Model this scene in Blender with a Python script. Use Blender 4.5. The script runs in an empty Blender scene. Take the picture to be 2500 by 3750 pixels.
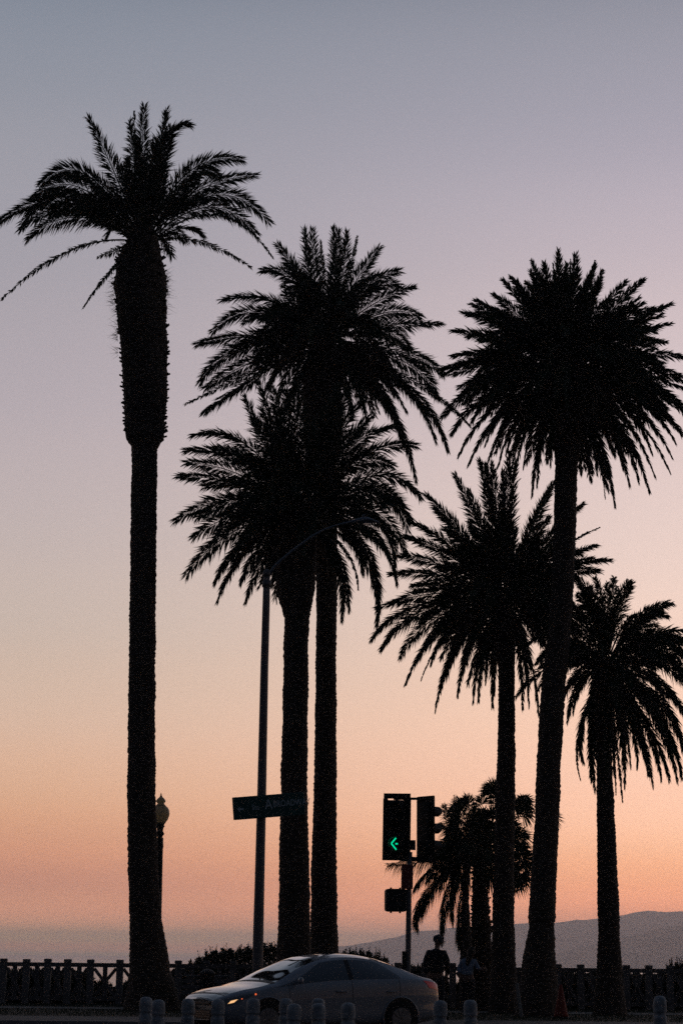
import bpy, bmesh, math, random
from mathutils import Vector, Matrix, Quaternion
random.seed(11)
S = bpy.context.scene
COL = S.collection
PI = math.pi
R = math.radians

# ------------------------------------------------------------------ camera
F = 8000.0                       # focal length in photograph pixels (2500 x 3750)
PITCH = math.atan(1625 / F)
ROLL = R(0.6)
CAMZ = 1.42
cam_d = bpy.data.cameras.new('camera')
cam = bpy.data.objects.new('camera', cam_d)
COL.objects.link(cam)
cam_d.sensor_fit = 'VERTICAL'
cam_d.sensor_height = 36.0
cam_d.lens = 36.0 * F / 3750
cam_d.clip_start = 0.5
cam_d.clip_end = 90000
fw = Vector((0, math.cos(PITCH), math.sin(PITCH)))
r0 = Vector((1, 0, 0))
u0 = Vector((0, -math.sin(PITCH), math.cos(PITCH)))
up = u0 * math.cos(ROLL) - r0 * math.sin(ROLL)
rt = r0 * math.cos(ROLL) + u0 * math.sin(ROLL)
m3 = Matrix((rt, up, -fw)).transposed()
cam.matrix_world = Matrix.Translation((0, 0, CAMZ)) @ m3.to_4x4()
S.camera = cam
S.render.resolution_x = 682
S.render.resolution_y = 1024


def P(x, y, Y):
    """world point at ground distance Y seen at photograph pixel (x, y)"""
    d = fw * F + rt * (x - 1250) + up * (1875 - y)
    return Vector((0, 0, CAMZ)) + d * (Y / d.y)


def PX(x, Y, z):
    """world X of the point at distance Y and height z that shows in column x"""
    y = 3500.0
    for _ in range(4):
        p = P(x, y, Y)
        y += (p.z - z) * F / Y
    return P(x, y, Y).x


# ------------------------------------------------------------------ world
def lin(c):
    return tuple(((v / 255) / 12.92 if v <= 10 else (((v / 255) + .055) / 1.055) ** 2.4) for v in c) + (1,)


W = bpy.data.worlds.new('World')
S.world = W
W.use_nodes = True
nt = W.node_tree
nt.nodes.clear()
N = nt.nodes.new
L = nt.links.new
SUN_AZ = R(15)                    # the sun has set just right of the frame, behind the hills


def mth(op, a, b=None, c=None, clamp=False):
    n = N('ShaderNodeMath')
    n.operation = op
    n.use_clamp = clamp
    for i, v in enumerate((a, b, c)):
        if v is None:
            continue
        if isinstance(v, (int, float)):
            n.inputs[i].default_value = v
        else:
            L(v, n.inputs[i])
    return n.outputs[0]


tc = N('ShaderNodeTexCoord')
sep = N('ShaderNodeSeparateXYZ')
L(tc.outputs['Generated'], sep.inputs[0])
elev = mth('DIVIDE', mth('ARCSINE', sep.outputs[2]), PI / 180)      # degrees
azi = mth('ARCTAN2', sep.outputs[0], sep.outputs[1])
daz = mth('ABSOLUTE', mth('SUBTRACT', azi, SUN_AZ))
daz = mth('MINIMUM', daz, mth('SUBTRACT', 2 * PI, daz))
daz = mth('DIVIDE', daz, PI / 180)
et = mth('DIVIDE', mth('MAXIMUM', elev, 0.0), 90.0)


def ramp(stops):
    n = N('ShaderNodeValToRGB')
    n.color_ramp.interpolation = 'CARDINAL'
    e = n.color_ramp.elements
    for i, (deg, c) in enumerate(stops):
        p = (deg / 90.0) ** 0.5
        if i < 2:
            e[i].position = p
            e[i].color = lin(c)
        else:
            q = e.new(p)
            q.color = lin(c)
    L(mth('SQRT', et), n.inputs[0])
    return n.outputs[0]


# elevation in degrees -> colour: towards the glow, left of it, and behind the camera
SKY_R = [(0, (227.9, 127.8, 77.9)), (1.4, (223.9, 139.3, 95.7)), (1.9, (206.0, 135.5, 94.0)), (2.6, (194.6, 139.0, 103.8)), (3.3, (190.2, 144.2, 117.0)), (4.4, (181.0, 142.2, 121.4)), (6.5, (171.2, 140.6, 123.0)), (9.3, (159.4, 138.3, 128.4)), (13.6, (142.0, 127.7, 126.0)), (17.2, (130.1, 118.9, 121.4)), (20.4, (111.6, 106.0, 113.3)), (24.7, (88.3, 88.6, 96.5)), (40, (56.3, 60.2, 73.3)), (62, (38.1, 44.6, 58.9)), (90, (30.3, 36.8, 51.1))]
SKY_L = [(0, (138.6, 126.4, 74.4)), (0.2, (253.8, 163.4, 85.4)), (0.4, (255.0, 196.5, 100.0)), (0.7, (234.3, 157.2, 98.2)), (1.5, (167.4, 109.6, 80.2)), (2.7, (154.5, 105.5, 79.3)), (3.8, (152.1, 114.0, 89.0)), (5.5, (145.5, 120.0, 103.2)), (7.8, (132.4, 117.6, 107.9)), (10.1, (125.4, 114.7, 111.0)), (13.5, (115.8, 108.0, 110.6)), (17, (104.6, 100.5, 105.4)), (21.4, (93.5, 94.0, 100.5)), (24.7, (77.6, 82.6, 91.5)), (40, (47.2, 55.0, 66.8)), (62, (32.9, 40.6, 53.7)), (90, (27.7, 35.5, 48.5))]
SKY_B = [(0, (14.6, 16.6, 21.8)), (6, (17.9, 19.9, 26.3)), (15, (17.9, 21.8, 30.3)), (40, (17.3, 23.8, 34.2)), (90, (25.1, 32.9, 45.9))]
cR, cL, cB = ramp(SKY_R), ramp(SKY_L), ramp(SKY_B)


def mix(f, a, b):
    n = N('ShaderNodeMix')
    n.data_type = 'RGBA'
    L(f, n.inputs[0])
    L(a, n.inputs[6])
    L(b, n.inputs[7])
    return n.outputs[2]


def smooth(x, a, b):
    n = N('ShaderNodeMapRange')
    n.interpolation_type = 'SMOOTHSTEP'
    L(x, n.inputs[0])
    n.inputs[1].default_value = a
    n.inputs[2].default_value = b
    return n.outputs[0]


sk = mix(smooth(daz, 3, 25), cR, cL)
sk = mix(smooth(daz, 22, 120), sk, cB)
sky = N('ShaderNodeTexSky')
sky.sky_type = 'NISHITA'
sky.sun_disc = False
sky.sun_elevation = R(-2)
sky.sun_rotation = SUN_AZ
sky.altitude = 30
bgN = N('ShaderNodeBackground')
L(sky.outputs[0], bgN.inputs[0])
bgN.inputs[1].default_value = 0.05
bgR = N('ShaderNodeBackground')
L(sk, bgR.inputs[0])
bgR.inputs[1].default_value = 2.8
add = N('ShaderNodeAddShader')
L(bgN.outputs[0], add.inputs[0])
L(bgR.outputs[0], add.inputs[1])
wo = N('ShaderNodeOutputWorld')
L(add.outputs[0], wo.inputs[0])

# ------------------------------------------------------------------ sun: the last glow from below the ridge
sd = bpy.data.lights.new('sun', 'SUN')
sd.energy = 0.03
sd.angle = R(12)
sd.color = (1.0, 0.72, 0.5)
so = bpy.data.objects.new('sun', sd)
COL.objects.link(so)
sdir = Vector((math.sin(SUN_AZ) * math.cos(R(1.5)), math.cos(SUN_AZ) * math.cos(R(1.5)), math.sin(R(1.5))))
so.rotation_euler = (-sdir).to_track_quat('-Z', 'Y').to_euler()

S.view_settings.view_transform = 'Standard'
S.view_settings.look = 'None'
S.view_settings.exposure = 0
S.view_settings.gamma = 1
S.view_settings.use_curve_mapping = False
S.cycles.max_bounces = 5
S.cycles.volume_bounces = 2
S.cycles.use_denoising = False
S.cycles.sample_clamp_direct = 1.2
S.cycles.sample_clamp_indirect = 0.6
S.cycles.transparent_max_bounces = 8


# ------------------------------------------------------------------ materials
def mat(name, col, rough=.85, noise=0.25, scale=6.0, metal=0, coat=0, spec=.3, bump=0.0, col2=None, detail=5, emit=None,
        estr=0, trans=0, coords='Object', stretch=None):
    m = bpy.data.materials.new(name)
    m.use_nodes = True
    t = m.node_tree
    b = t.nodes['Principled BSDF']
    b.inputs['Roughness'].default_value = rough
    b.inputs['Metallic'].default_value = metal
    b.inputs['Coat Weight'].default_value = coat
    b.inputs['Coat Roughness'].default_value = 0.05
    b.inputs['Specular IOR Level'].default_value = spec
    b.inputs['Transmission Weight'].default_value = trans
    tcn = t.nodes.new('ShaderNodeTexCoord')
    nz = t.nodes.new('ShaderNodeTexNoise')
    nz.inputs['Scale'].default_value = scale
    nz.inputs['Detail'].default_value = detail
    src = tcn.outputs[coords]
    if stretch:
        mp = t.nodes.new('ShaderNodeMapping')
        mp.inputs['Scale'].default_value = stretch
        t.links.new(src, mp.inputs[0])
        src = mp.outputs[0]
    t.links.new(src, nz.inputs[0])
    cr = t.nodes.new('ShaderNodeValToRGB')
    cr.color_ramp.elements[0].position = .32
    cr.color_ramp.elements[1].position = .68
    c2 = col2 or tuple(c * (1 + noise) for c in col)
    c1 = tuple(c * (1 - noise) for c in col)
    cr.color_ramp.elements[0].color = (*c1, 1)
    cr.color_ramp.elements[1].color = (*c2, 1)
    t.links.new(nz.outputs[0], cr.inputs[0])
    t.links.new(cr.outputs[0], b.inputs['Base Color'])
    if bump:
        bp = t.nodes.new('ShaderNodeBump')
        bp.inputs['Strength'].default_value = bump
        bp.inputs['Distance'].default_value = .03
        t.links.new(nz.outputs[0], bp.inputs['Height'])
        t.links.new(bp.outputs[0], b.inputs['Normal'])
    if emit:
        b.inputs['Emission Color'].default_value = (*emit, 1)
        b.inputs['Emission Strength'].default_value = estr
    return m


M = dict(
    leaf=mat('palm_leaf', (.035, .05, .022), .7, .4, 3),
    deadleaf=mat('dry_palm_leaf', (.07, .05, .03), .8, .4, 3),
    rachis=mat('leaf_stalk', (.06, .06, .03), .6, .3, 5),
    bark=mat('palm_bark', (.065, .05, .038), .95, .5, 9, bump=.8, stretch=(1, 1, 2.5)),
    boss=mat('palm_fibre_bark', (.055, .042, .03), .95, .5, 12, bump=1),
    asphalt=mat('asphalt', (.045, .045, .047), .9, .25, 14, bump=.3),
    conc=mat('pavement_concrete', (.10, .096, .09), .9, .2, 5, bump=.2),
    kerb=mat('kerb_concrete', (.22, .21, .2), .9, .2, 5),
    earth=mat('park_soil', (.045, .04, .028), .95, .4, 2, bump=.4),
    grass=mat('grass', (.035, .05, .02), .9, .4, 2),
    post=mat('fence_wood_concrete', (.20, .18, .165), .9, .3, 8, bump=.4),
    rail=mat('fence_rail', (.15, .135, .125), .9, .3, 8),
    pole=mat('weathered_pole', (.14, .125, .12), .6, .12, 3, spec=.4),
    arm=mat('galvanised_arm', (.13, .15, .17), .45, .1, 4, metal=.3, spec=.5),
    dark=mat('black_housing', (.018, .02, .02), .6, .2, 8),
    darker=mat('black_plate', (.010, .011, .011), .75, .2, 8),
    signgreen=mat('sign_green', (.02, .09, .075), .5, .12, 8),
    signtext=mat('sign_letter', (.6, .64, .62), .7, .05, 8),
    signred=mat('sign_red', (.17, .03, .035), .5, .15, 20),
    bush=mat('shrub_leaf', (.03, .042, .02), .8, .4, 4),
    twig=mat('twig', (.05, .04, .03), .9, .3, 4),
    boll=mat('white_bollard_paint', (.26, .28, .29), .7, .4, 14, bump=.3),
    paint=mat('silver_white_paint', (.20, .22, .24), .30, .03, 2, coat=.9, spec=.5),
    glass=mat('car_glass', (.008, .010, .012), .03, .1, 2, spec=.7, coat=1.0),
    winds=mat('windscreen_glass', (.012, .016, .02), .04, .1, 2, spec=1.0, coat=1.0),
    trim=mat('black_trim', (.012, .012, .013), .5, .2, 8),
    tyre=mat('rubber', (.015, .015, .015), .85, .2, 20),
    alloy=mat('alloy', (.18, .19, .2), .35, .1, 8, metal=.7),
    lens=mat('headlamp_lens', (.06, .07, .08), .08, .1, 8, coat=1, spec=.8),
    beam=mat('lit_headlamp', (.6, .5, .35), .3, .05, 8, emit=(1.0, .55, .24), estr=1.0),
    amber=mat('lit_marker_and_glint', (.5, .12, .05), .3, .05, 8, emit=(1.0, .16, .05), estr=.9),
    redl=mat('tail_lamp', (.30, .008, .008), .15, .2, 30, coat=1, emit=(1, .03, .02), estr=.04),
    green=mat('lit_green_arrow', (.0, .3, .2), .3, .02, 8, emit=(.0, .78, .36), estr=1.0),
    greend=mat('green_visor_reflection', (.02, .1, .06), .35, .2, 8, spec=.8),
    orange=mat('cone_orange', (.2, .028, .014), .7, .15, 8),
    skin=mat('skin', (.22, .13, .09), .6, .1, 6),
    jacket=mat('dark_jacket', (.016, .018, .022), .9, .3, 8),
    jeans=mat('dark_trousers', (.025, .028, .035), .9, .2, 8),
    cap=mat('cap_cloth', (.04, .05, .06), .9, .2, 8),
    blouse=mat('pale_blue_top', (.20, .25, .32), .9, .3, 14, col2=(.26, .32, .40)),
    hair=mat('brown_hair', (.03, .022, .016), .7, .3, 20, stretch=(4, 4, 1)),
    stake=mat('pale_wood_and_lit_slat', (.20, .2, .19), .8, .2, 8),
    shoe=mat('shoe', (.03, .03, .03), .6, .2, 8),
    hill=mat('hill_scrub', (.05, .055, .035), .95, .4, .004),
    beach=mat('beach_sand', (.25, .21, .16), .95, .15, .05),
)
# milky lamp globe: translucent glass
g = bpy.data.materials.new('frosted_globe_glass')
g.use_nodes = True
gt = g.node_tree
gb = gt.nodes['Principled BSDF']
gb.inputs['Base Color'].default_value = (.6, .55, .42, 1)
gb.inputs['Roughness'].default_value = .35
tr_ = gt.nodes.new('ShaderNodeBsdfTranslucent')
tr_.inputs[0].default_value = (.85, .74, .50, 1)
mx = gt.nodes.new('ShaderNodeMixShader')
mx.inputs[0].default_value = .55
gt.links.new(gb.outputs[0], mx.inputs[1])
gt.links.new(tr_.outputs[0], mx.inputs[2])
gt.links.new(mx.outputs[0], gt.nodes['Material Output'].inputs[0])
M['globe'] = g
# sea
s_ = bpy.data.materials.new('sea_water')
s_.use_nodes = True
st = s_.node_tree
sb = st.nodes['Principled BSDF']
sb.inputs['Base Color'].default_value = (.02, .035, .045, 1)
sb.inputs['Roughness'].default_value = .22
sb.inputs['IOR'].default_value = 1.33
wn = st.nodes.new('ShaderNodeTexNoise')
wn.inputs['Scale'].default_value = .35
wn.inputs['Detail'].default_value = 6
wc = st.nodes.new('ShaderNodeTexCoord')
wb = st.nodes.new('ShaderNodeBump')
wb.inputs['Strength'].default_value = .5
wb.inputs['Distance'].default_value = .6
st.links.new(wc.outputs['Object'], wn.inputs[0])
st.links.new(wn.outputs[0], wb.inputs['Height'])
st.links.new(wb.outputs[0], sb.inputs['Normal'])
M['sea'] = s_


# ------------------------------------------------------------------ builders
class MB:
    def __init__(s):
        s.v = []
        s.f = []

    def box(s, c, d, rot=None, taper=1.0):
        hx, hy, hz = d[0] / 2, d[1] / 2, d[2] / 2
        n = len(s.v)
        for sz in (-1, 1):
            k = taper if sz > 0 else 1
            for sx, sy in ((-1, -1), (1, -1), (1, 1), (-1, 1)):
                p = Vector((sx * hx * k, sy * hy * k, sz * hz))
                if rot:
                    p = rot @ p
                s.v.append(Vector(c) + p)
        for q in ((0, 3, 2, 1), (4, 5, 6, 7), (0, 1, 5, 4), (1, 2, 6, 5), (2, 3, 7, 6), (3, 0, 4, 7)):
            s.f.append(tuple(n + i for i in q))
        return s

    def bar(s, a, b, w, h):
        a, b = Vector(a), Vector(b)
        d = b - a
        q = d.to_track_quat('X', 'Z').to_matrix()
        return s.box((a + b) / 2, (d.length, w, h), q)

    def tube(s, pts, rad, seg=8, cap=True):
        pts = [Vector(p) for p in pts]
        n0 = len(s.v)
        if isinstance(rad, (int, float)):
            rad = [rad] * len(pts)
        up_ = Vector((.013, .9, .1)).normalized()
        for i, p in enumerate(pts):
            t = (pts[min(i + 1, len(pts) - 1)] - pts[max(i - 1, 0)])
            if t.length < 1e-9:
                t = Vector((0, 0, 1))
            t.normalize()
            a = t.cross(up_)
            if a.length < .05:
                a = t.cross(Vector((1, 0, 0)))
            a.normalize()
            b = a.cross(t)
            for k in range(seg):
                th = 2 * PI * k / seg
                s.v.append(p + (a * math.cos(th) + b * math.sin(th)) * rad[i])
        for i in range(len(pts) - 1):
            for k in range(seg):
                a0 = n0 + i * seg + k
                a1 = n0 + i * seg + (k + 1) % seg
                s.f.append((a0, a1, a1 + seg, a0 + seg))
        if cap:
            s.f.append(tuple(n0 + k for k in range(seg))[::-1])
            e = n0 + (len(pts) - 1) * seg
            s.f.append(tuple(e + k for k in range(seg)))
        return s

    def lathe(s, prof, c=(0, 0, 0), seg=16):
        """prof: [(r, z)]"""
        return s.tube([Vector(c) + Vector((0, 0, z)) for r, z in prof], [max(r, .0005) for r, z in prof], seg)

    def poly(s, pts, faces):
        n = len(s.v)
        s.v += [Vector(p) for p in pts]
        s.f += [tuple(n + i for i in q) for q in faces]
        return s

    def mesh(s, name, m, smooth=False):
        me = bpy.data.meshes.new(name)
        me.from_pydata([tuple(p) for p in s.v], [], s.f)
        me.materials.append(m)
        if smooth:
            me.polygons.foreach_set('use_smooth', [True] * len(me.polygons))
        me.update()
        return me

    def build(s, name, m, parent=None, smooth=False, bevel=0, loc=None):
        o = bpy.data.objects.new(name, s.mesh(name, m, smooth))
        COL.objects.link(o)
        if parent:
            o.parent = parent
        if loc is not None:
            o.location = loc
        if bevel:
            b = o.modifiers.new('bevel', 'BEVEL')
            b.width = bevel
            b.segments = 2
            b.limit_method = 'ANGLE'
        return o


def tag(o, label, cat, group=None):
    o['label'] = label
    o['category'] = cat
    if group:
        o['group'] = group
    return o


def thing(name, label, cat, loc=(0, 0, 0), rz=0, group=None):
    o = bpy.data.objects.new(name, None)
    COL.objects.link(o)
    o.location = loc
    o.rotation_euler = (0, 0, rz)
    o.empty_display_size = .2
    return tag(o, label, cat, group)


def copy_tree(o, parent=None):
    c = o.copy()
    COL.objects.link(c)
    if parent:
        c.parent = parent
    for ch in list(o.children):
        copy_tree(ch, c)
    return c


# ------------------------------------------------------------------ setting
def sheet(name, x0, x1, y0, y1, z, m, nx=1, ny=1, amp=0.0, kind='structure'):
    mb = MB()
    for j in range(ny + 1):
        for i in range(nx + 1):
            mb.v.append(Vector((x0 + (x1 - x0) * i / nx, y0 + (y1 - y0) * j / ny,
                                z + (random.uniform(-amp, amp) if 0 < j < ny else 0))))
    for j in range(ny):
        for i in range(nx):
            a = j * (nx + 1) + i
            mb.f.append((a, a + 1, a + nx + 2, a + nx + 1))
    o = mb.build(name, m)
    o['kind'] = kind
    return o


KERB, GZ = 44.6, .10
sheet('road', -4000, 4000, -3000, KERB - .15, 0.0, M['asphalt'])
# kerb and park terrace, one solid step, with the bluff face down to the beach behind it
mb = MB()
mb.box((0, KERB - .075, GZ / 2 - .05), (600, .15, GZ + .1))
k = mb.build('kerb', M['kerb'])
k['kind'] = 'structure'
mb = MB()
xs = [-4000, 4000]
prof = [(KERB, GZ), (63.5, GZ), (66, -2), (72, -24), (80, -28), (150, -28.6), (210, -29.6)]
for (y, z) in prof:
    for x in xs:
        mb.v.append(Vector((x, y, z - .02)))
for i in range(len(prof) - 1):
    mb.f.append((2 * i, 2 * i + 1, 2 * i + 3, 2 * i + 2))
k = mb.build('ground', M['earth'])
k['kind'] = 'structure'
sheet('pavement', -300, 300, KERB, 48.2, GZ - .012, M['conc'])
# the pavement's expansion joints, as recessed looking slabs set proud
mb = MB()
pv = sheet('path', -300, 300, 54.5, 56.3, GZ - .012, M['conc'])
sheet('beach', -4000, 4000, 80, 200, -28.2, M['beach'])
sheet('sea', -9000, 9000, 195, 26000, -29.5, M['sea'])


# hills
def hills(name, pts, D, back, z0=-29.5, seed=1, depth=900, ext=()):
    rnd = random.Random(seed)
    ridge = []
    for x, y in pts:
        p = P(x, y, D)
        ridge.append((p.x, p.z))
    ridge += [(PX(2500, D, 0) + dx, z) for dx, z in ext]
    mb = MB()
    n = 150
    x0, x1 = ridge[0][0], ridge[-1][0]
    rows = 18
    import mathutils.noise as mn

    def h(x):
        for (a, b), (c, d) in zip(ridge, ridge[1:]):
            if a <= x <= c:
                t = (x - a) / (c - a)
                return b + (d - b) * t
        return ridge[-1][1]
    for j in range(rows + 1):
        t = j / rows
        for i in range(n + 1):
            x = x0 + (x1 - x0) * (i / n)
            if t <= .5:
                k = t / .5
                yy = D - depth * (1 - k)
                e = k ** .8
            else:
                k = (t - .5) / .5
                yy = D + back * k
                e = 1 - k * .9
            hz = h(x)
            q = mn.fractal(Vector((x / 420, yy / 420, seed)), 1, 2, 5)
            q2 = mn.fractal(Vector((x / 90, seed * 3.1, 0)), 1, 2, 4)
            z = z0 + (hz - z0) * e + q * 45 * min(1, e * 2) * (1 - abs(2 * t - 1) ** .5 if True else 0) * .0
            side = (1 - abs(e - .5) * 2)
            z += q * 55 * max(side, 0) * min(1, (hz - z0) / 120)
            z += q2 * 3.0 * e
            mb.v.append(Vector((x, yy, z)))
    for j in range(rows):
        for i in range(n):
            a = j * (n + 1) + i
            mb.f.append((a, a + 1, a + n + 2, a + n + 1))
    o = mb.build(name, M['hill'], smooth=True)
    o['kind'] = 'structure'


hills('hills', [(1180, 3500), (1237, 3466), (1351, 3450), (1447, 3433), (1517, 3412), (1604, 3404), (1660, 3398), (1780, 3391),
                (1885, 3384), (1925, 3381), (2000, 3381), (2053, 3377), (2090, 3373), (2106, 3368), (2130, 3370), (2160, 3369), (2187, 3362), (2270, 3354),
                (2300, 3347), (2321, 3340), (2350, 3336), (2374, 3333), (2400, 3336), (2421, 3338), (2470, 3339), (2500, 3337)],
      9000, 1500, seed=2, ext=((300, 190), (900, 205), (2200, 190)))
hills('near_hills', [(1950, 3520), (2080, 3480), (2160, 3462), (2240, 3440), (2330, 3421), (2400, 3400), (2460, 3392), (2500, 3388)],
      6800, 1100, seed=5, depth=500, ext=((200, 110), (700, 150), (1700, 190)))


# ------------------------------------------------------------------ palms
def bez(p0, m, p2, t):
    c = m * 2 - (p0 + p2) * .5
    return p0 * ((1 - t) ** 2) + c * (2 * t * (1 - t)) + p2 * (t * t)


def frond_mesh(p0, m, p2, leaflen=.46, n=62, twist=None, ang=42, thin=False, dead=False, rnd=random, wid=.015, bare=.14, droop=.12, rr=.022):
    """one feather leaf: a tapered stalk with two ranks of folded leaflets"""
    mb = MB()
    if twist is None:
        twist = rnd.uniform(-.75, .75)
    K = 12
    pts = [bez(p0, m, p2, i / K) for i in range(K + 1)]
    Ltot = sum((pts[i + 1] - pts[i]).length for i in range(K))
    mb.tube(pts, [rr * (1 - .85 * i / K) + .003 for i in range(K + 1)], 4, cap=False)
    n = max(14, int(n * 2.7 * Ltot / 3.2))
    for i in range(n):
        t = bare + (1 - bare) * (i + rnd.random() * .7) / n
        t = min(t, .995)
        p = bez(p0, m, p2, t)
        T = (bez(p0, m, p2, min(t + .02, 1)) - bez(p0, m, p2, t - .02)).normalized()
        side = T.cross(Vector((0, 1, 0)))
        if side.length < .3:
            side = T.cross(Vector((.3, 0, 1)))
        side.normalize()
        upv = side.cross(T)
        tw = twist + .35 * math.sin(t * 5 + twist * 7)
        A = side * math.cos(tw) + upv * math.sin(tw)
        B = upv * math.cos(tw) - side * math.sin(tw)
        prof = min(1, (t - bare + .05) / .28) ** .7 * (1 - max(0, t - .6) / .4 * .52)
        if thin:
            prof *= .38
        for sgn in (-1, 1):
            if rnd.random() < (.3 if thin else .05):
                continue
            a = R(ang + 4 + rnd.uniform(-13, 13) - 24 * t * t)
            b = R(rnd.choice((-22, 8, 30)) + rnd.uniform(-10, 10))
            ll = leaflen * 1.12 * prof * rnd.uniform(.8, 1.12)
            d = T * math.cos(a) + (A * (sgn * math.cos(b)) + B * math.sin(b)) * math.sin(a)
            e = p + d * ll + Vector((0, 0, -droop * ll * rnd.uniform(.3, 1.6)))
            md = p + d * (ll * .45)
            w = d.cross(A + B * .3 + Vector((.1, .2, .1)))
            if w.length < 1e-4:
                continue
            w = w.normalized() * (wid * rnd.uniform(.95, 1.4))
            if rnd.random() < .5:
                w = d.cross(w).normalized() * wid * 1.2
            k = len(mb.v)
            mb.v += [p, md + w, e, md - w]
            mb.f.append((k, k + 1, k + 2, k + 3))
    return mb


def trunk_mesh(prof, Y, rings=.17, seg=20, amp=.018, rnd=random, rough=.012):
    """prof: [(y, xcentre, width)] photograph pixels, top to bottom or bottom to top; widths become radii at that distance"""
    prof = sorted(prof, key=lambda q: -q[0])
    P3 = []
    for (y, x, w) in prof:
        a, b = P(x - w / 2, y, Y), P(x + w / 2, y, Y)
        P3.append(((a + b) / 2, (b - a).length / 2))
    mb = MB()
    zz = [p.z for p, r in P3]
    z, zt = zz[0], zz[-1]
    st = []
    i = 0
    while z < zt:
        k = 0
        while k < len(zz) - 2 and zz[k + 1] < z:
            k += 1
        t = (z - zz[k]) / (zz[k + 1] - zz[k])
        t2 = t * t * (3 - 2 * t) * .5 + t * .5
        c = P3[k][0].lerp(P3[k + 1][0], t)
        r = P3[k][1] * (1 - t2) + P3[k + 1][1] * t2
        st.append((c, r, i))
        z += rings / 4
        i += 1
    ph = [rnd.uniform(-1, 1) for _ in range(400)]
    import mathutils.noise as mn
    for (c, r, i) in st:
        for k in range(seg):
            th = 2 * PI * k / seg
            spir = ((i / 4.0) + (k % 2) * .5) % 1.0                  # leaf-scar ledges, staggered round the trunk
            led = (1 - spir) * amp
            q = mn.noise(Vector((c.x * .6 + math.cos(th), math.sin(th) * 1.3, c.z * 1.6))) * r * .07
            rr = r - amp * .4 + led + q + rnd.uniform(-rough, rough)
            mb.v.append(Vector((c.x + rr * math.cos(th), c.y + rr * math.sin(th), c.z + rnd.uniform(-.01, .01))))
    for i in range(len(st) - 1):
        for k in range(seg):
            a = i * seg + k
            b = i * seg + (k + 1) % seg
            mb.f.append((a, b, b + seg, a + seg))
    e = (len(st) - 1) * seg
    mb.f.append(tuple(e + k for k in range(seg)))
    return mb


def stubs_mesh(prof, Y, ylo, yhi, n, ln=(.03, .09), rnd=random):
    """cut leaf bases bristling on the swollen top of a trunk"""
    prof = sorted(prof, key=lambda q: q[0])
    mb = MB()
    for _ in range(n):
        y = rnd.uniform(ylo, yhi)
        for a, b in zip(prof, prof[1:]):
            if a[0] <= y <= b[0]:
                t = (y - a[0]) / (b[0] - a[0])
                x = a[1] + (b[1] - a[1]) * t
                w = a[2] + (b[2] - a[2]) * t
                break
        else:
            continue
        c = P(x, y, Y)
        r = (P(x + w / 2, y, Y) - c).length
        th = rnd.uniform(0, 2 * PI)
        d = Vector((math.cos(th), math.sin(th), rnd.uniform(.2, .9))).normalized()
        b0 = c + Vector((math.cos(th), math.sin(th), 0)) * (r - .05)
        q = d.to_track_quat('X', 'Z').to_matrix()
        l_ = rnd.uniform(*ln) + .05
        mb.box(b0 + d * l_ / 2, (l_, .07, .035), q)
    return mb


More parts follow.
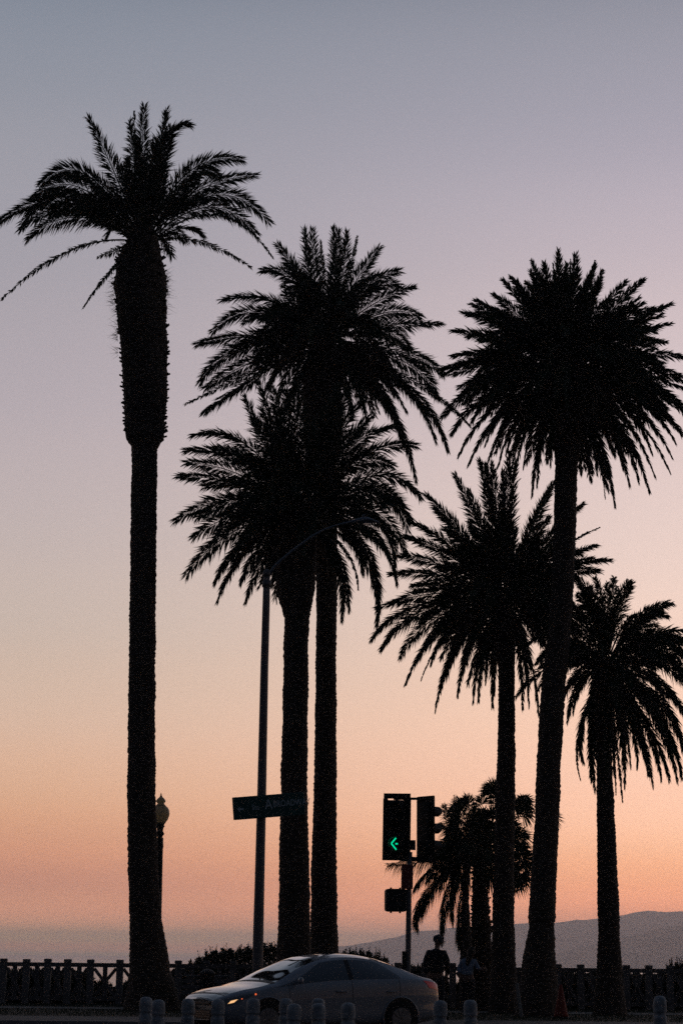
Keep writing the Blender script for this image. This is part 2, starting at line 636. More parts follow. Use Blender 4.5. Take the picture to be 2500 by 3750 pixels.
def palm(name, label, Y, base_px, tr, cen, tips, z2p, fill=40, R0=3.2, leaf=.46, seed=1, boss=None, fillup=.15, thinset=(), cat='palm tree',
         group='tall feather palms in the park', n=62, fillz=(-.75, .9), core=.5, wid=.015, dr=.12, ang=42, fibres=None, deadn=0, stalkr=.022, arch=1.0, fillr=(.45, .78)):
    rnd = random.Random(seed)
    b = P(base_px[0], base_px[1], Y)
    t = thing(name, label, cat, (b.x, b.y, GZ - .02), 0, group)
    inv = Vector((b.x, b.y, GZ - .02))

    def put(mb, nm, m, smooth=False, kind=None):
        mb.v = [v - inv for v in mb.v]
        o = mb.build(nm, m, t, smooth)
        if kind:
            o['kind'] = kind
        return o
    put(trunk_mesh(tr, Y, rnd=rnd), 'trunk', M['bark'])
    if boss:
        put(stubs_mesh(tr, Y, boss[0], boss[1], boss[2], boss[3] if len(boss) > 3 else (.02, .08), rnd=rnd), 'leaf_stubs', M['boss'], kind='stuff')
    if fibres:
        mb = MB()
        for (fx, fy, fw_, fh, k) in fibres:
            for _ in range(k):
                p = P(fx + rnd.uniform(-fw_, fw_) * .4, fy + rnd.uniform(-fh, fh), Y + rnd.uniform(-.3, .3))
                d = Vector((rnd.uniform(.2, 1) * (1 if fw_ > 0 else -1), rnd.uniform(-.5, .5), rnd.uniform(-.8, .9))).normalized()
                if fx < cen[0]:
                    d.x = -abs(d.x)
                e = p + d * rnd.uniform(.1, .34)
                w = Vector((0, 0, .006))
                q = len(mb.v)
                mb.v += [p - w, p + w, e]
                mb.f.append((q, q + 1, q + 2))
        put(mb, 'trunk_fibres', M['deadleaf'], kind='stuff')
    ox, oy, sc = z2p
    cz = Vector(cen)
    C3 = P(cen[0], cen[1], Y)
    pxm = 1 / (P(cen[0] + 1, cen[1], Y) - C3).length
    for i, tp in enumerate(tips):
        th = False
        q = list(tp)
        if q[-1] == 't':
            th = True
            q = q[:-1]
        tx, ty = ox + q[0] / sc, oy + q[1] / sc
        dx, dy = tx - cen[0], ty - cen[1]
        ln = math.hypot(dx, dy)
        ux, uy = dx / ln, dy / ln
        br = core * pxm * .35 * rnd.uniform(.4, 1.0)
        bx, by = cen[0] + ux * br, cen[1] + uy * br * .8
        if len(q) >= 4:
            mx_, my_ = ox + q[2] / sc, oy + q[3] / sc
        else:
            mx_ = (bx + tx) / 2 + ux * 0.0
            my_ = (by + ty) / 2 - ln * (.07 + .09 * abs(ux)) * arch
            if uy > .25:
                mx_ += (ux * ln * .22 + math.copysign(.05 * ln, ux)) * arch
                my_ -= ln * .05 * arch
        want = R0 * rnd.uniform(.85, 1.1)
        have = ln / pxm
        dep = math.sqrt(max(0, want * want - have * have))
        dep = min(dep, .75 * have) * rnd.choice((-1, 1)) * rnd.uniform(.3, 1)
        p0 = P(bx, by, Y + rnd.uniform(-.15, .15))
        p1 = P(mx_, my_, Y + dep * .55)
        p2 = P(tx, ty, Y + dep)
        down = uy > .55
        mb = frond_mesh(p0, p1, p2, leaf * (1 if not down else .8), n, None, (ang if not down else ang - 14), th, False, rnd, wid, droop=dr, rr=stalkr)
        o = put(mb, 'frond', M['leaf'])
    for i in range(int(fill * 2.0)):
        a = rnd.choice((PI / 2, -PI / 2)) + rnd.uniform(-1.25, 1.25)
        e = rnd.uniform(*fillz)
        if rnd.random() < fillup:
            e = rnd.uniform(.9, 1.4)
        d = Vector((math.cos(a) * math.cos(e), math.sin(a) * math.cos(e), math.sin(e)))
        ln = R0 * rnd.uniform(*fillr) * (.92 if e > .9 else 1)
        p0 = C3 + Vector((d.x, d.y, 0)) * (.2 * core) + Vector((0, 0, rnd.uniform(-.35, .2)))
        p2 = p0 + d * ln + Vector((0, 0, -ln * .18 * math.cos(e)))
        p1 = p0 + d * (ln * .55) + Vector((0, 0, ln * .10 * math.cos(e) * arch))
        mb = frond_mesh(p0, p1, p2, leaf * .9, int(n * .8), None, ang - 4, False, False, rnd, wid, droop=dr)
        put(mb, 'frond', M['leaf'] if e > -.5 else M['deadleaf'])
    return t


# palm at the far left, with the long swollen neck
trA = [(3740, 556, 230), (3680, 556, 200), (3600, 555, 170), (3550, 548, 150), (3450, 541, 131), (3350, 533, 119), (3200, 525, 110), (2850, 518, 101), (2550, 520, 97),
       (2070, 525, 94), (1750, 529, 92), (1640, 530, 94), (1618, 531, 120), (1606, 532, 139), (1560, 531, 145), (1400, 532, 161), (1250, 527, 170), (1200, 524, 176), (1100, 517, 184),
       (1050, 514, 190), (1000, 514, 182), (950, 515, 164), (900, 522, 126), (850, 524, 90), (790, 524, 60)]
tipsA = [(490, 130, 630, 430), (735, 90, 745, 440, 't'), (710, 150, 740, 420), (790, 62, 776, 400), (912, 85, 852, 390), (1030, 160, 885, 290), (935, 180, 880, 400),
         (232, 480, 470, 432), (180, 560, 430, 500), (120, 700, 400, 530), (0, 690, 350, 580), (155, 780, 420, 665), (115, 730, 430, 610), (300, 640, 500, 600),
         (5, 1120, 380, 850, 't'), (450, 1168, 590, 980, 't'), (540, 882, 620, 850, 't'),
         (1320, 350, 1030, 420), (1195, 440, 1020, 450), (1390, 438, 1060, 530), (1470, 690, 1170, 545), (1395, 750, 1140, 610), (1490, 885, 1190, 655, 't'),
         (1375, 942, 1090, 800, 't'), (905, 430, 860, 600), (700, 360, 740, 560), (620, 540, 680, 640), (960, 560, 880, 640), (640, 350, 700, 560), (540, 500, 640, 600),
         (850, 250, 820, 480), (760, 250, 768, 480)]
palm('palm_tree', 'tallest feather palm, standing alone, with a long swollen bark neck under its crown', 54, (548, 3690), trA, (521, 872), tipsA,
     (0, 350, 1.4933), fill=14, R0=3.3, seed=3, boss=(905, 1610, 620, (.01, .10)), fillz=(.25, .9), core=1.1, n=60, fillup=.3,
     fibres=[(418, 1060, 12, 60, 60), (608, 1040, 14, 50, 50), (430, 1180, 8, 60, 40), (432, 1260, 6, 50, 26), (610, 1100, 6, 60, 20), (595, 900, 16, 26, 40), (455, 905, 16, 20, 30)])

trB = [(3740, 1188, 130), (3600, 1188, 112), (3475, 1187, 101), (3188, 1185, 92), (2869, 1191, 82), (2391, 1194, 73), (2168, 1196, 76), (1900, 1192, 84),
       (1700, 1186, 92), (1640, 1183, 132), (1500, 1180, 140), (1400, 1180, 140), (1300, 1182, 110), (1200, 1184, 70)]
tipsB = [(706, 60, 735, 330), (745, 62, 760, 320), (790, 115, 800, 320, 't'), (855, 50, 845, 330), (880, 70, 862, 340), (925, 80, 895, 330), (980, 95, 925, 310, 't'), (1095, 150, 960, 350),
         (570, 140, 690, 340), (490, 270, 660, 335), (280, 425, 540, 432), (230, 590, 450, 492), (150, 655, 430, 615), (165, 850, 370, 685), (190, 885, 420, 755), (80, 970, 400, 820, 't'),
         (185, 1010, 420, 850), (330, 700, 520, 620), (1195, 275, 1010, 370), (1090, 360, 960, 420), (1265, 360, 1060, 450), (1305, 510, 1110, 495), (1410, 550, 1130, 560), (1250, 690, 1110, 590),
         (1425, 805, 1190, 690), (1390, 925, 1220, 745), (1450, 1205, 1250, 890), (1390, 1160, 1190, 840), (1570, 1085, 1290, 860, 't'), (1285, 1365, 1130, 960), (1160, 1010, 1010, 840),
         (640, 240, 720, 420), (600, 480, 700, 520), (430, 760, 600, 680), (1050, 780, 940, 690), (1230, 1000, 1080, 800), (620, 860, 700, 720, 't'), (690, 900, 740, 740, 't'), (1220, 1180, 1080, 860), (560, 960, 650, 760), (600, 1010, 690, 780), (960, 1010, 900, 780), (1030, 1060, 950, 800), (660, 1060, 720, 800), (900, 1110, 870, 800), (500, 900, 620, 720), (1090, 1000, 980, 780)]
palm('palm_tree', 'feather palm whose crown rises highest over the middle pair, on the slimmer right trunk', 58, (1188, 3600), trB, (1184, 1240), tipsB,
     (620, 800, 1.4255), fill=36, R0=3.2, seed=5, boss=(1290, 1660, 300), core=1.6, fillz=(-.8, 1.0), n=64, leaf=.45)

trC = [(3740, 1076, 150), (3600, 1076, 132), (3475, 1076, 119), (3188, 1077, 110), (2869, 1077, 97), (2391, 1084, 89), (2270, 1087, 91), (2235, 1086, 104), (2200, 1083, 124),
       (2136, 1082, 142), (2040, 1086, 148), (1950, 1088, 140), (1850, 1088, 90)]
tipsC = [(130, 1130, 400, 1180), (90, 1210, 380, 1265), (90, 1275, 350, 1330), (55, 1345, 330, 1380), (35, 1575, 310, 1470), (150, 1560, 370, 1480), (135, 1660, 320, 1560), (90, 1860, 310, 1650),
         (240, 1900, 380, 1700), (255, 1990, 400, 1730), (375, 1900, 470, 1720), (400, 2000, 500, 1760), (470, 1920, 560, 1740), (535, 1910, 590, 1740),
         (395, 935, 500, 1190), (560, 1000, 620, 1200), (180, 1400, 420, 1400), (250, 1200, 450, 1280), (480, 1000, 570, 1200),
         (1165, 1090, 950, 1190), (1280, 1185, 1020, 1240), (1160, 1290, 960, 1290), (1305, 1450, 1080, 1340), (1240, 1630, 1100, 1430), (1260, 1570, 1040, 1390), (1175, 1830, 1080, 1580),
         (1085, 1980, 1000, 1700), (1080, 2120, 1030, 1790), (985, 1935, 920, 1740, 't'), (900, 2090, 870, 1800), (935, 2040, 880, 1780), (1185, 1900, 1050, 1650), (1140, 1500, 960, 1430),
         (1230, 1740, 1050, 1520), (1000, 1100, 850, 1250), (470, 860, 560, 1120), (530, 880, 600, 1120), (600, 900, 640, 1130), (660, 870, 670, 1120), (930, 900, 830, 1130), (1000, 960, 860, 1160), (880, 880, 800, 1120), (440, 1040, 560, 1230), (1040, 1040, 880, 1220), (760, 1050, 740, 1250), (700, 1000, 700, 1230), (850, 1050, 790, 1260), (330, 1760, 450, 1600), (280, 1560, 450, 1500), (1010, 1850, 930, 1640)]
palm('palm_tree', 'lower feather palm of the middle pair, on the thicker left trunk behind the lamp arm', 55, (1076, 3600), trC, (1098, 1855), tipsC,
     (620, 800, 1.4255), fill=42, R0=3.1, seed=8, boss=(1960, 2240, 260, (.005, .03)), core=1.6, fillz=(-.7, 1.1), n=64, leaf=.45)

trD = [(3740, 1966, 176), (3680, 1967, 158), (3600, 1970, 138), (3540, 1973, 124), (3460, 1977, 106), (3390, 1982, 90), (3365, 1983, 99), (3335, 1984, 97), (3200, 1990, 92), (3000, 2001, 88),
       (2850, 2006, 87), (2700, 2014, 88), (2550, 2022, 88), (2400, 2038, 84), (2250, 2052, 81), (2113, 2060, 80), (1921, 2067, 81), (1700, 2073, 82), (1640, 2074, 96), (1560, 2072, 120), (1400, 2068, 90)]
tD = ('905,95 880,150,t 780,140 840,155 790,215,t 990,115 1000,180 965,130,t 1080,140,t 1115,190 1050,220 1305,235 1225,240 1285,320 1300,345 1440,345 1435,440 1365,465 1415,525 1503,600 '
      '1490,690 1500,715 1510,850 1490,960 1460,1000 1445,1070 1435,1140 1365,1165 1340,1240 1290,1190 1245,1210 1215,1130 1175,1305 1130,1275,t 1090,1150 1045,1090 '
      '645,235 700,240 490,345 455,385 520,330 400,470 530,515 405,590 345,655 400,680 435,740 440,780 355,880 400,960 430,1070 480,1110 560,1130 620,1115 '
      '700,1140 740,1120 780,1260 805,1210 870,1110 680,1150 560,1010 500,900 470,820 1400,900 1350,1050 1200,1000 1530,760 1540,900 600,300 570,420 1390,400 1400,620 1420,800 820,200 945,160 '
      '1015,1150 870,1060 620,960 660,1050')


def parse(s):
    out = []
    for w in s.split():
        q = w.split(',')
        out.append(tuple([float(v) for v in q[:2]] + (['t'] if len(q) > 2 else [])))
    return out


palm('palm_tree', 'feather palm with a dense round crown, on the leaning trunk behind the traffic cone', 52, (1968, 3640), trD, (2063, 1330), parse(tD),
     (1350, 850, 1.307), fill=90, R0=3.05, seed=13, fillr=(.6, .92), boss=(1540, 1650, 60), core=2.2, fillz=(-1.2, 1.1), n=58, leaf=.36, wid=.015, arch=.3, ang=34, fillup=.12, dr=.08)

trE = [(3740, 1843, 125), (3620, 1843, 98), (3500, 1842, 85), (3360, 1842, 79), (3200, 1844, 74), (3000, 1847, 71), (2850, 1851, 68), (2650, 1854, 60), (2457, 1853, 60), (2380, 1850, 70), (2300, 1846, 80), (2180, 1842, 60)]
tE = ('530,1100 560,1120 590,1110 670,1060 700,1110 640,1150 415,1165 275,1260 330,1340 210,1390 180,1460 140,1550 110,1635 210,1690 230,1720 45,1800 20,1940 65,1990 155,2030 180,2155 250,2145,t 300,2060 '
      '320,2280 340,2190 425,2215 450,2100 500,2240 525,2235 590,2265 600,2200 735,2280 765,2260 810,2300 760,2150 885,1200 870,1215 1020,1305 1100,1415,t 1085,1500 1150,1570 1095,1620 860,1370 1000,1600 '
      '480,1240 360,1420 340,1600 380,1900 400,2000 560,2150 1060,1560 940,1480 900,1700 980,1660 250,1870 300,1780')
palm('palm_tree', 'mid-height feather palm left of the leaning trunk, with drooping lower fronds', 55, (1843, 3640), trE, (1846, 2175), parse(tE),
     (1350, 850, 1.307), fill=46, R0=3.2, seed=17, arch=.4, boss=(2180, 2390, 80), core=1.5, fillz=(-.9, 1.1), n=62, leaf=.38, ang=36)

trF = [(3740, 2232, 130), (3620, 2231, 104), (3540, 2230, 90), (3500, 2229, 84), (3425, 2228, 78), (3395, 2228, 80), (3300, 2226, 76), (3150, 2221, 70), (2900, 2214, 60), (2850, 2212, 56), (2750, 2210, 56),
       (2650, 2210, 70), (2500, 2212, 66), (2400, 2215, 50)]
tipsF = [(840, 325, 745, 560), (820, 300, 720, 540), (700, 275, 680, 540), (640, 330, 640, 600), (1190, 500, 900, 640), (1160, 480, 880, 650), (1055, 680, 860, 780), (1300, 735, 1000, 770), (1290, 800, 1000, 800), (1285, 935, 1070, 800), (1300, 1160, 1090, 930),
         (1400, 1300, 1120, 1010), (1310, 1480, 1080, 1150), (1290, 1760, 1120, 1350), (1280, 1985, 1100, 1500), (1240, 2010, 1050, 1500), (1170, 2000, 1000, 1550), (1100, 1995, 960, 1520), (1030, 2050, 900, 1560),
         (990, 1950, 870, 1520), (900, 1890, 830, 1480), (840, 1880, 780, 1500), (790, 2055, 760, 1620), (770, 2200, 730, 1800, 't'), (715, 2140, 690, 1700, 't'), (530, 2080, 520, 1600), (500, 2000, 520, 1560), (410, 2015, 400, 1600, 't'), (430, 1850, 430, 1500),
         (300, 1500, 400, 1200), (350, 1420, 430, 1150), (350, 250, 520, 480), (540, 290, 600, 560), (400, 330, 520, 520), (390, 420, 500, 600), (270, 600, 420, 700), (200, 800, 400, 850), (250, 1000, 430, 960),
         (280, 1250, 420, 1100), (1420, 900, 1100, 800), (1450, 1100, 1120, 900), (1400, 1650, 1150, 1250), (1200, 1750, 1020, 1350), (1130, 1600, 960, 1280), (900, 1050, 800, 950), (480, 1700, 520, 1350),
         (640, 1900, 640, 1500), (700, 1950, 680, 1500), (950, 1750, 860, 1400), (1320, 1880, 1130, 1420)]
palm('palm_tree', 'feather palm cut by the right edge, with ragged fronds hanging round its trunk', 54, (2231, 3640), trF, (2216, 2425), tipsF,
     (1950, 2000, 2.353), fill=32, R0=2.9, seed=21, core=1.4, fillz=(-1.0, 1.1), n=60, leaf=.36, ang=38, dr=.2)


# small palms low between the traffic light and the leaning trunk
trG = [(3740, 1706, 62), (3600, 1706, 52), (3450, 1706, 39), (3340, 1703, 30), (3300, 1703, 23), (3200, 1704, 22), (3120, 1706, 30), (3060, 1708, 24)]
tipsG = [(150, 622, 430, 575), (330, 785, 470, 640), (345, 1050, 400, 850), (370, 960, 470, 790), (525, 1150, 560, 850), (600, 1010, 610, 800), (650, 1170, 660, 980), (560, 660, 620, 640), (430, 720, 540, 640),
         (540, 200, 590, 330), (525, 330, 590, 400), (525, 480, 600, 480), (620, 140, 640, 330), (700, 130, 700, 320), (760, 180, 740, 340), (590, 620, 640, 560), (700, 800, 700, 660), (480, 540, 590, 500),
         (830, 300, 780, 400), (500, 640, 600, 590), (640, 760, 670, 640)]
palm('small_palm_tree', 'small slim-trunked palm with weeping fronds beside the traffic light', 56.5, (1706, 3600), trG, (1706, 3110), tipsG, (1350, 2850, 1.96), fill=16, R0=1.2, seed=31, group='small palms by the traffic light',
     core=.5, fillz=(-.7, 1.0), n=90, leaf=.36, wid=.010, ang=40, dr=.75, stalkr=.014)


def fan_palm(Y, seed):
    rnd = random.Random(seed)
    b = P(1762, 3600, Y)
    t = thing('fan_palm_tree', 'small fan palm with a shaggy brown trunk between the slim palm and the mid-height palm', 'palm tree', (b.x, b.y, GZ - .02), 0, 'small palms by the traffic light')
    inv = t.location.copy()

    def put(mb, nm, m, kind=None):
        mb.v = [v - inv for v in mb.v]
        o = mb.build(nm, m, t)
        if kind:
            o['kind'] = kind
    tr = [(3740, 1762, 96), (3600, 1762, 84), (3500, 1761, 76), (3400, 1761, 70), (3330, 1759, 60), (3250, 1755, 50), (3150, 1755, 44), (3040, 1770, 40), (3000, 1780, 30)]
    put(trunk_mesh(tr, Y, rnd=rnd, amp=.03, rough=.03), 'trunk', M['boss'])
    put(stubs_mesh(tr, Y, 3130, 3620, 260, (.03, .1), rnd), 'leaf_stubs', M['deadleaf'], 'stuff')
    C = P(1800, 3020, Y)
    leaves = [(1625, 2955), (1650, 2930), (1680, 2915), (1740, 2905), (1794, 2850), (1810, 2838), (1830, 2870), (1925, 2925), (1957, 2916), (1965, 2960), (1620, 3010), (1615, 3060), (1925, 3050), (1950, 3090),
              (1940, 3150), (1905, 3270), (1935, 3262), (1790, 3270), (1640, 3110), (1860, 3200), (1890, 3230), (2060, 2985), (1700, 3180), (1770, 3230), (1850, 2900), (1735, 2960), (1880, 3000), (1700, 3010), (1900, 3140),
              (1840, 3120), (1760, 3100), (1960, 3190), (1780, 3060), (1720, 3060), (1820, 3080), (1860, 3060), (1700, 2980), (1800, 2960), (1760, 3160), (1830, 3180), (1870, 3120), (1680, 3060), (1900, 2980)]
    for i, (x, y) in enumerate(leaves):
        mb = MB()
        # the stalk ends where the fan begins; the fan's segments reach the traced tip
        dep = rnd.uniform(-.8, .8)
        tip = P(x, y, Y + dep)
        d = (tip - C)
        ln = d.length
        fan = .52 * rnd.uniform(.85, 1.1)
        hub = C + d * max(.15, (1 - fan * .82 / max(ln, .7)))
        sag = Vector((0, 0, ln * .06))
        mb.tube([C, (C + hub) / 2 + sag, hub], [.018, .014, .01], 4)
        T = d.normalized()
        A = T.cross(Vector((0, 1, 0)))
        A.normalize()
        Bn = T.cross(A)
        nseg = 42
        for k in range(nseg):
            a = (k / (nseg - 1) - .5) * R(210) + rnd.uniform(-.03, .03)
            l_ = fan * (1 - .25 * abs(a) / 1.8) * rnd.uniform(.85, 1.05)
            dd = (T * math.cos(a) + A * math.sin(a) + Bn * rnd.uniform(-.22, .22)).normalized()
            e = hub + dd * l_ + Vector((0, 0, -.22 * l_ * rnd.uniform(.3, 1.5)))
            md = hub + dd * l_ * .55
            w = (A * math.cos(a) - T * math.sin(a)) * .016
            q = len(mb.v)
            mb.v += [hub, md + w, e, md - w]
            mb.f.append((q, q + 1, q + 2, q + 3))
        put(mb, 'fan_leaf', M['leaf'])


fan_palm(57.3, 41)


# ------------------------------------------------------------------ shrubs and hedge beyond the fence
def leafy(n, fn, size, rnd, up_=.6):
    mb = MB()
    for _ in range(n):
        p, nrm = fn(rnd)
        d = Vector((rnd.gauss(0, .5), rnd.gauss(0, .5), abs(rnd.gauss(up_, .5)))).normalized()
        w = d.cross(Vector((rnd.gauss(0, 1), rnd.gauss(0, 1), rnd.gauss(0, 1))))
        if w.length < .01:
            continue
        w = w.normalized() * size * .19
        e = p + d * size * rnd.uniform(.6, 1.3)
        md = (p + e) / 2
        q = len(mb.v)
        mb.v += [p, md + w, e, md - w]
        mb.f.append((q, q + 1, q + 2, q + 3))
    return mb


def shrub(label, px0, px1, tops, Y, seed, n=5200):
    """tops: silhouette heights [(x, y)] in photograph pixels"""
    rnd = random.Random(seed)
    c = P((px0 + px1) / 2, 3560, Y)
    t = thing('shrub', label, 'shrub', (c.x, Y, GZ - .1), 0, 'shrubs behind the fence')
    inv = t.location.copy()

    def top(x):
        for (a, b), (c_, d_) in zip(tops, tops[1:]):
            if a <= x <= c_:
                return b + (d_ - b) * (x - a) / (c_ - a)
        return 3560

    def fn(r):
        x = r.uniform(px0, px1)
        yt = top(x) + 7 * math.sin(x * .21 + seed) + 6 * math.sin(x * .53 + 2 * seed) + r.uniform(-3, 9)
        y = yt + (3700 - yt) * r.random() ** 1.6
        return P(x, y + 4, Y + r.uniform(-.5, .5)), None
    mb = leafy(n, fn, .085, rnd)
    mb.v = [v - inv for v in mb.v]
    o = mb.build('foliage', M['bush'], t)
    o['kind'] = 'stuff'
    mb = MB()
    for i in range(46):
        x = rnd.uniform(px0 + 8, px1 - 8)
        yt = top(x) - rnd.uniform(2, 34) * (1 if rnd.random() < .6 else .2)
        x2 = x + rnd.uniform(-14, 14)
        a = P(x, 3690, Y + rnd.uniform(-.3, .3))
        b = P(x2, yt, Y + rnd.uniform(-.3, .3))
        mb.tube([a, (a + b) / 2 + Vector((rnd.uniform(-.05, .05), 0, 0)), b], [.012, .009, .003], 4)
        for k in range(16):
            p = a.lerp(b, .72 + .28 * k / 16)
            d = Vector((rnd.uniform(-1, 1), rnd.uniform(-.6, .6), rnd.uniform(.4, 1.2))).normalized() * rnd.uniform(.04, .09)
            w = Vector((0, 0, .009)) + Vector((.006, 0, 0))
            q = len(mb.v)
            mb.v += [p, p + d * .5 + w, p + d, p + d * .5 - w]
            mb.f.append((q, q + 1, q + 2, q + 3))
    mb.v = [v - inv for v in mb.v]
    mb.build('stems', M['twig'], t)


shrub('broad bushy shrub behind the fence and the car bonnet, left of the middle trunks', 690, 1060,
      [(690, 3532), (720, 3522), (745, 3505), (770, 3492), (800, 3489), (830, 3480), (860, 3487), (900, 3476), (930, 3470), (960, 3466), (1000, 3464), (1060, 3468)], 60.8, 3, 20000)
shrub('low wispy shrub showing above the car roof, right of the middle trunks', 1235, 1420, [(1235, 3498), (1300, 3490), (1340, 3491), (1380, 3503), (1420, 3522)], 60.8, 4, 8000)
shrub('small shrub tip at the right edge of the fence', 2440, 2560, [(2440, 3548), (2465, 3540), (2490, 3534), (2520, 3530), (2560, 3536)], 60.5, 6, 6000)

# undergrowth mass on the bluff edge, seen through the fence
rnd = random.Random(77)
HT = [(-80, 3548), (0, 3548), (60, 3551), (250, 3552), (325, 3556), (345, 3612), (372, 3590), (395, 3600), (425, 3618), (470, 3590), (520, 3560), (640, 3556), (690, 3538), (1000, 3535), (1540, 3536),
      (1620, 3572), (1636, 3592), (1660, 3600), (1690, 3590), (1760, 3560), (1885, 3562), (1905, 3562), (2040, 3560), (2060, 3556), (2130, 3558), (2290, 3564), (2400, 3566), (2450, 3552), (2600, 3545)]


def htop(x):
    for (a, b), (c_, d_) in zip(HT, HT[1:]):
        if a <= x <= c_:
            return b + (d_ - b) * (x - a) / (c_ - a)
    return 3550


def fnH(r):
    x = r.uniform(-80, 2580)
    yt = htop(x)
    return P(x, yt + 20 + (3720 - yt) * r.random() ** 1.3, 60.6 + r.uniform(-.5, 1.2)), None


o = leafy(60000, fnH, .20, rnd).build('undergrowth', M['bush'])
o['kind'] = 'stuff'
tag(o, 'dark undergrowth filling the lower gaps behind the park fence', 'undergrowth')

# ------------------------------------------------------------------ park fence
FY = 59.2
posts = [-68, 15, 99, 177, 251, 334, 440, 548, 655, 755, 855, 955, 1055, 1155, 1255, 1355, 1455, 1555, 1657, 1752, 1849, 1945, 2041, 2124, 2207, 2291, 2373, 2452, 2535]


def rail_y(x):      # photograph row of the post caps
    return 3509 + (x - 15) * .0112


t = thing('park_fence', 'long dark fence with capped posts and crossed braces along the bluff edge', 'fence', (0, FY, GZ - .02))
inv = t.location.copy()
TOPZ = P(655, rail_y(655), FY).z
pm = MB()
pm.box((0, 0, (TOPZ - .06 - GZ) / 2), (.175, .175, TOPZ - .06 - GZ))
pm.box((0, 0, TOPZ - GZ - .035), (.2, .2, .07), taper=.88)
pme = pm.mesh('post', M['post'])
X = [PX(x, FY, 1.2) for x in posts]
for i, x in enumerate(X):
    o = bpy.data.objects.new('post', pme)
    COL.objects.link(o)
    o.parent = t
    o.location = (x + random.uniform(-.006, .006), random.uniform(-.01, .01), .02 + random.uniform(-.012, .004))
    o.rotation_euler = (0, random.uniform(-.006, .006), random.uniform(-.03, .03))
RT = TOPZ - GZ - .075          # rail top, local
for a, b in zip(X, X[1:]):
    w = b - a
    mb = MB()
    mb.box(((a + b) / 2, 0, RT - .055), (w - .175, .11, .11))
    mb.build('top_rail', M['rail'], t)
    mb = MB()
    mb.box(((a + b) / 2, 0, .16), (w - .175, .1, .1))
    mb.build('bottom_rail', M['rail'], t)
    mb = MB()
    mb.box(((a + b) / 2, .0, (RT - .11 + .21) / 2), (.12, .07, RT - .11 - .21))
    mb.build('baluster', M['rail'], t)
    for s, off in ((1, -.062), (-1, .062)):
        mb = MB()
        x0, x1 = ((a + .1, b - .1) if s > 0 else (b - .1, a + .1))
        mb.bar((x0, off, RT - .14), (x1, off, .23), .055, .085)
        mb.build('brace', M['rail'], t)


# ------------------------------------------------------------------ ornate lamp behind the left palm
Y = 57
s1 = 1 / (P(589, 3000, Y) - P(588, 3000, Y)).length


def zat(px, y, Y):
    return P(px, y, Y).z


lx = PX(581, Y, 3)
t = thing('ornate_street_lamp', 'old park lamp with a frosted acorn globe, half hidden behind the left palm', 'street lamp', (lx, Y, GZ - .02))
z0 = GZ - .02
zz = lambda y: zat(588, y, Y) - z0
mb = MB()
mb.lathe([(.19, 0), (.19, .25), (.15, .32), (.13, .6), (.11, .9), (.10, 1.0), (.095, zz(3330)), (.09, zz(3200)), (.086, zz(3110)), (.10, zz(3100)), (.088, zz(3085)), (.09, zz(3068))], seg=14)
mb.build('lamp_post', M['dark'], t, True)
mb = MB()
mb.lathe([(.062, zz(3070)), (.07, zz(3062)), (.115, zz(3054)), (.075, zz(3044)), (.085, zz(3032)), (.118, zz(3027)), (.10, zz(3022)), (.11, zz(3016)), (.12, zz(3010))], seg=16)
mb.build('collar', M['dark'], t, True)
mb = MB()
mb.lathe([(.10, zz(3020)), (.15, zz(3010)), (.195, zz(3000)), (.225, zz(2988)), (.235, zz(2980)), (.225, zz(2968)), (.19, zz(2958)), (.14, zz(2953)), (.12, zz(2950))], seg=24)
mb.build('globe', M['globe'], t, True)
mb = MB()
mb.lathe([(.14, zz(2954)), (.145, zz(2952)), (.10, zz(2946)), (.085, zz(2942)), (.12, zz(2936)), (.125, zz(2933)), (.10, zz(2927)), (.06, zz(2921)), (.03, zz(2918))], seg=16)
mb.build('globe_cap', M['globe'], t, True)
mb = MB()
mb.lathe([(.035, zz(2919)), (.028, zz(2914)), (.012, zz(2912)), (.02, zz(2909)), (.01, zz(2906)), (.002, zz(2902))], seg=8)
mb.build('finial', M['dark'], t, True)

# ------------------------------------------------------------------ street lamp with curved arm
Y = 46.2
b = P(944, 3520, Y)
t = thing('street_lamp', 'tall grey street lamp pole with a long curved arm in front of the middle palms', 'street lamp', (b.x, Y, GZ - .02))
inv = t.location.copy()


def ptube(name, pts, m, parent, inv, seg=12, smooth=True):
    """pts: [(x, y, width px)]"""
    mb = MB()
    pp = [P(x, y, Y) - inv for x, y, w in pts]
    rr = [(P(x + w / 2, y, Y) - P(x, y, Y)).length for x, y, w in pts]
    mb.tube(pp, rr, seg)
    return mb.build(name, m, parent, smooth)


ptube('pole', [(942, 3750, 42), (943.5, 3520, 40), (950, 3250, 36), (958.5, 2900, 33), (968, 2450, 29), (975, 2200, 27), (977, 2110, 25)], M['pole'], t, inv)
ptube('pole_cap', [(977, 2110, 30), (977, 2098, 30), (978, 2088, 20), (978, 2084, 6)], M['pole'], t, inv)
ptube('arm', [(980, 2118, 11), (1003, 2076, 10), (1040, 2042, 9), (1078, 2011, 8.5), (1141, 1965, 8), (1185, 1940, 7.5), (1221, 1927, 7), (1260, 1916, 7), (1290, 1911, 7)], M['arm'], t, inv, 8)
ptube('arm_clamp', [(977, 2150, 34), (977, 2128, 34)], M['pole'], t, inv)
mb = MB()
sec = [(1284, 1912, 5, 5), (1300, 1908, 9, 8), (1325, 1905, 15, 11), (1345, 1904, 17, 11), (1365, 1908, 15, 7), (1382, 1912, 9, 4), (1389, 1915, 3, 2)]
k = 1 / 175
for i, (x, y, a, bb) in enumerate(sec):
    c = P(x, y, Y) - inv
    for q in range(10):
        th = 2 * PI * q / 10
        mb.v.append(c + Vector((0, math.cos(th) * a * k, math.sin(th) * bb * k)))
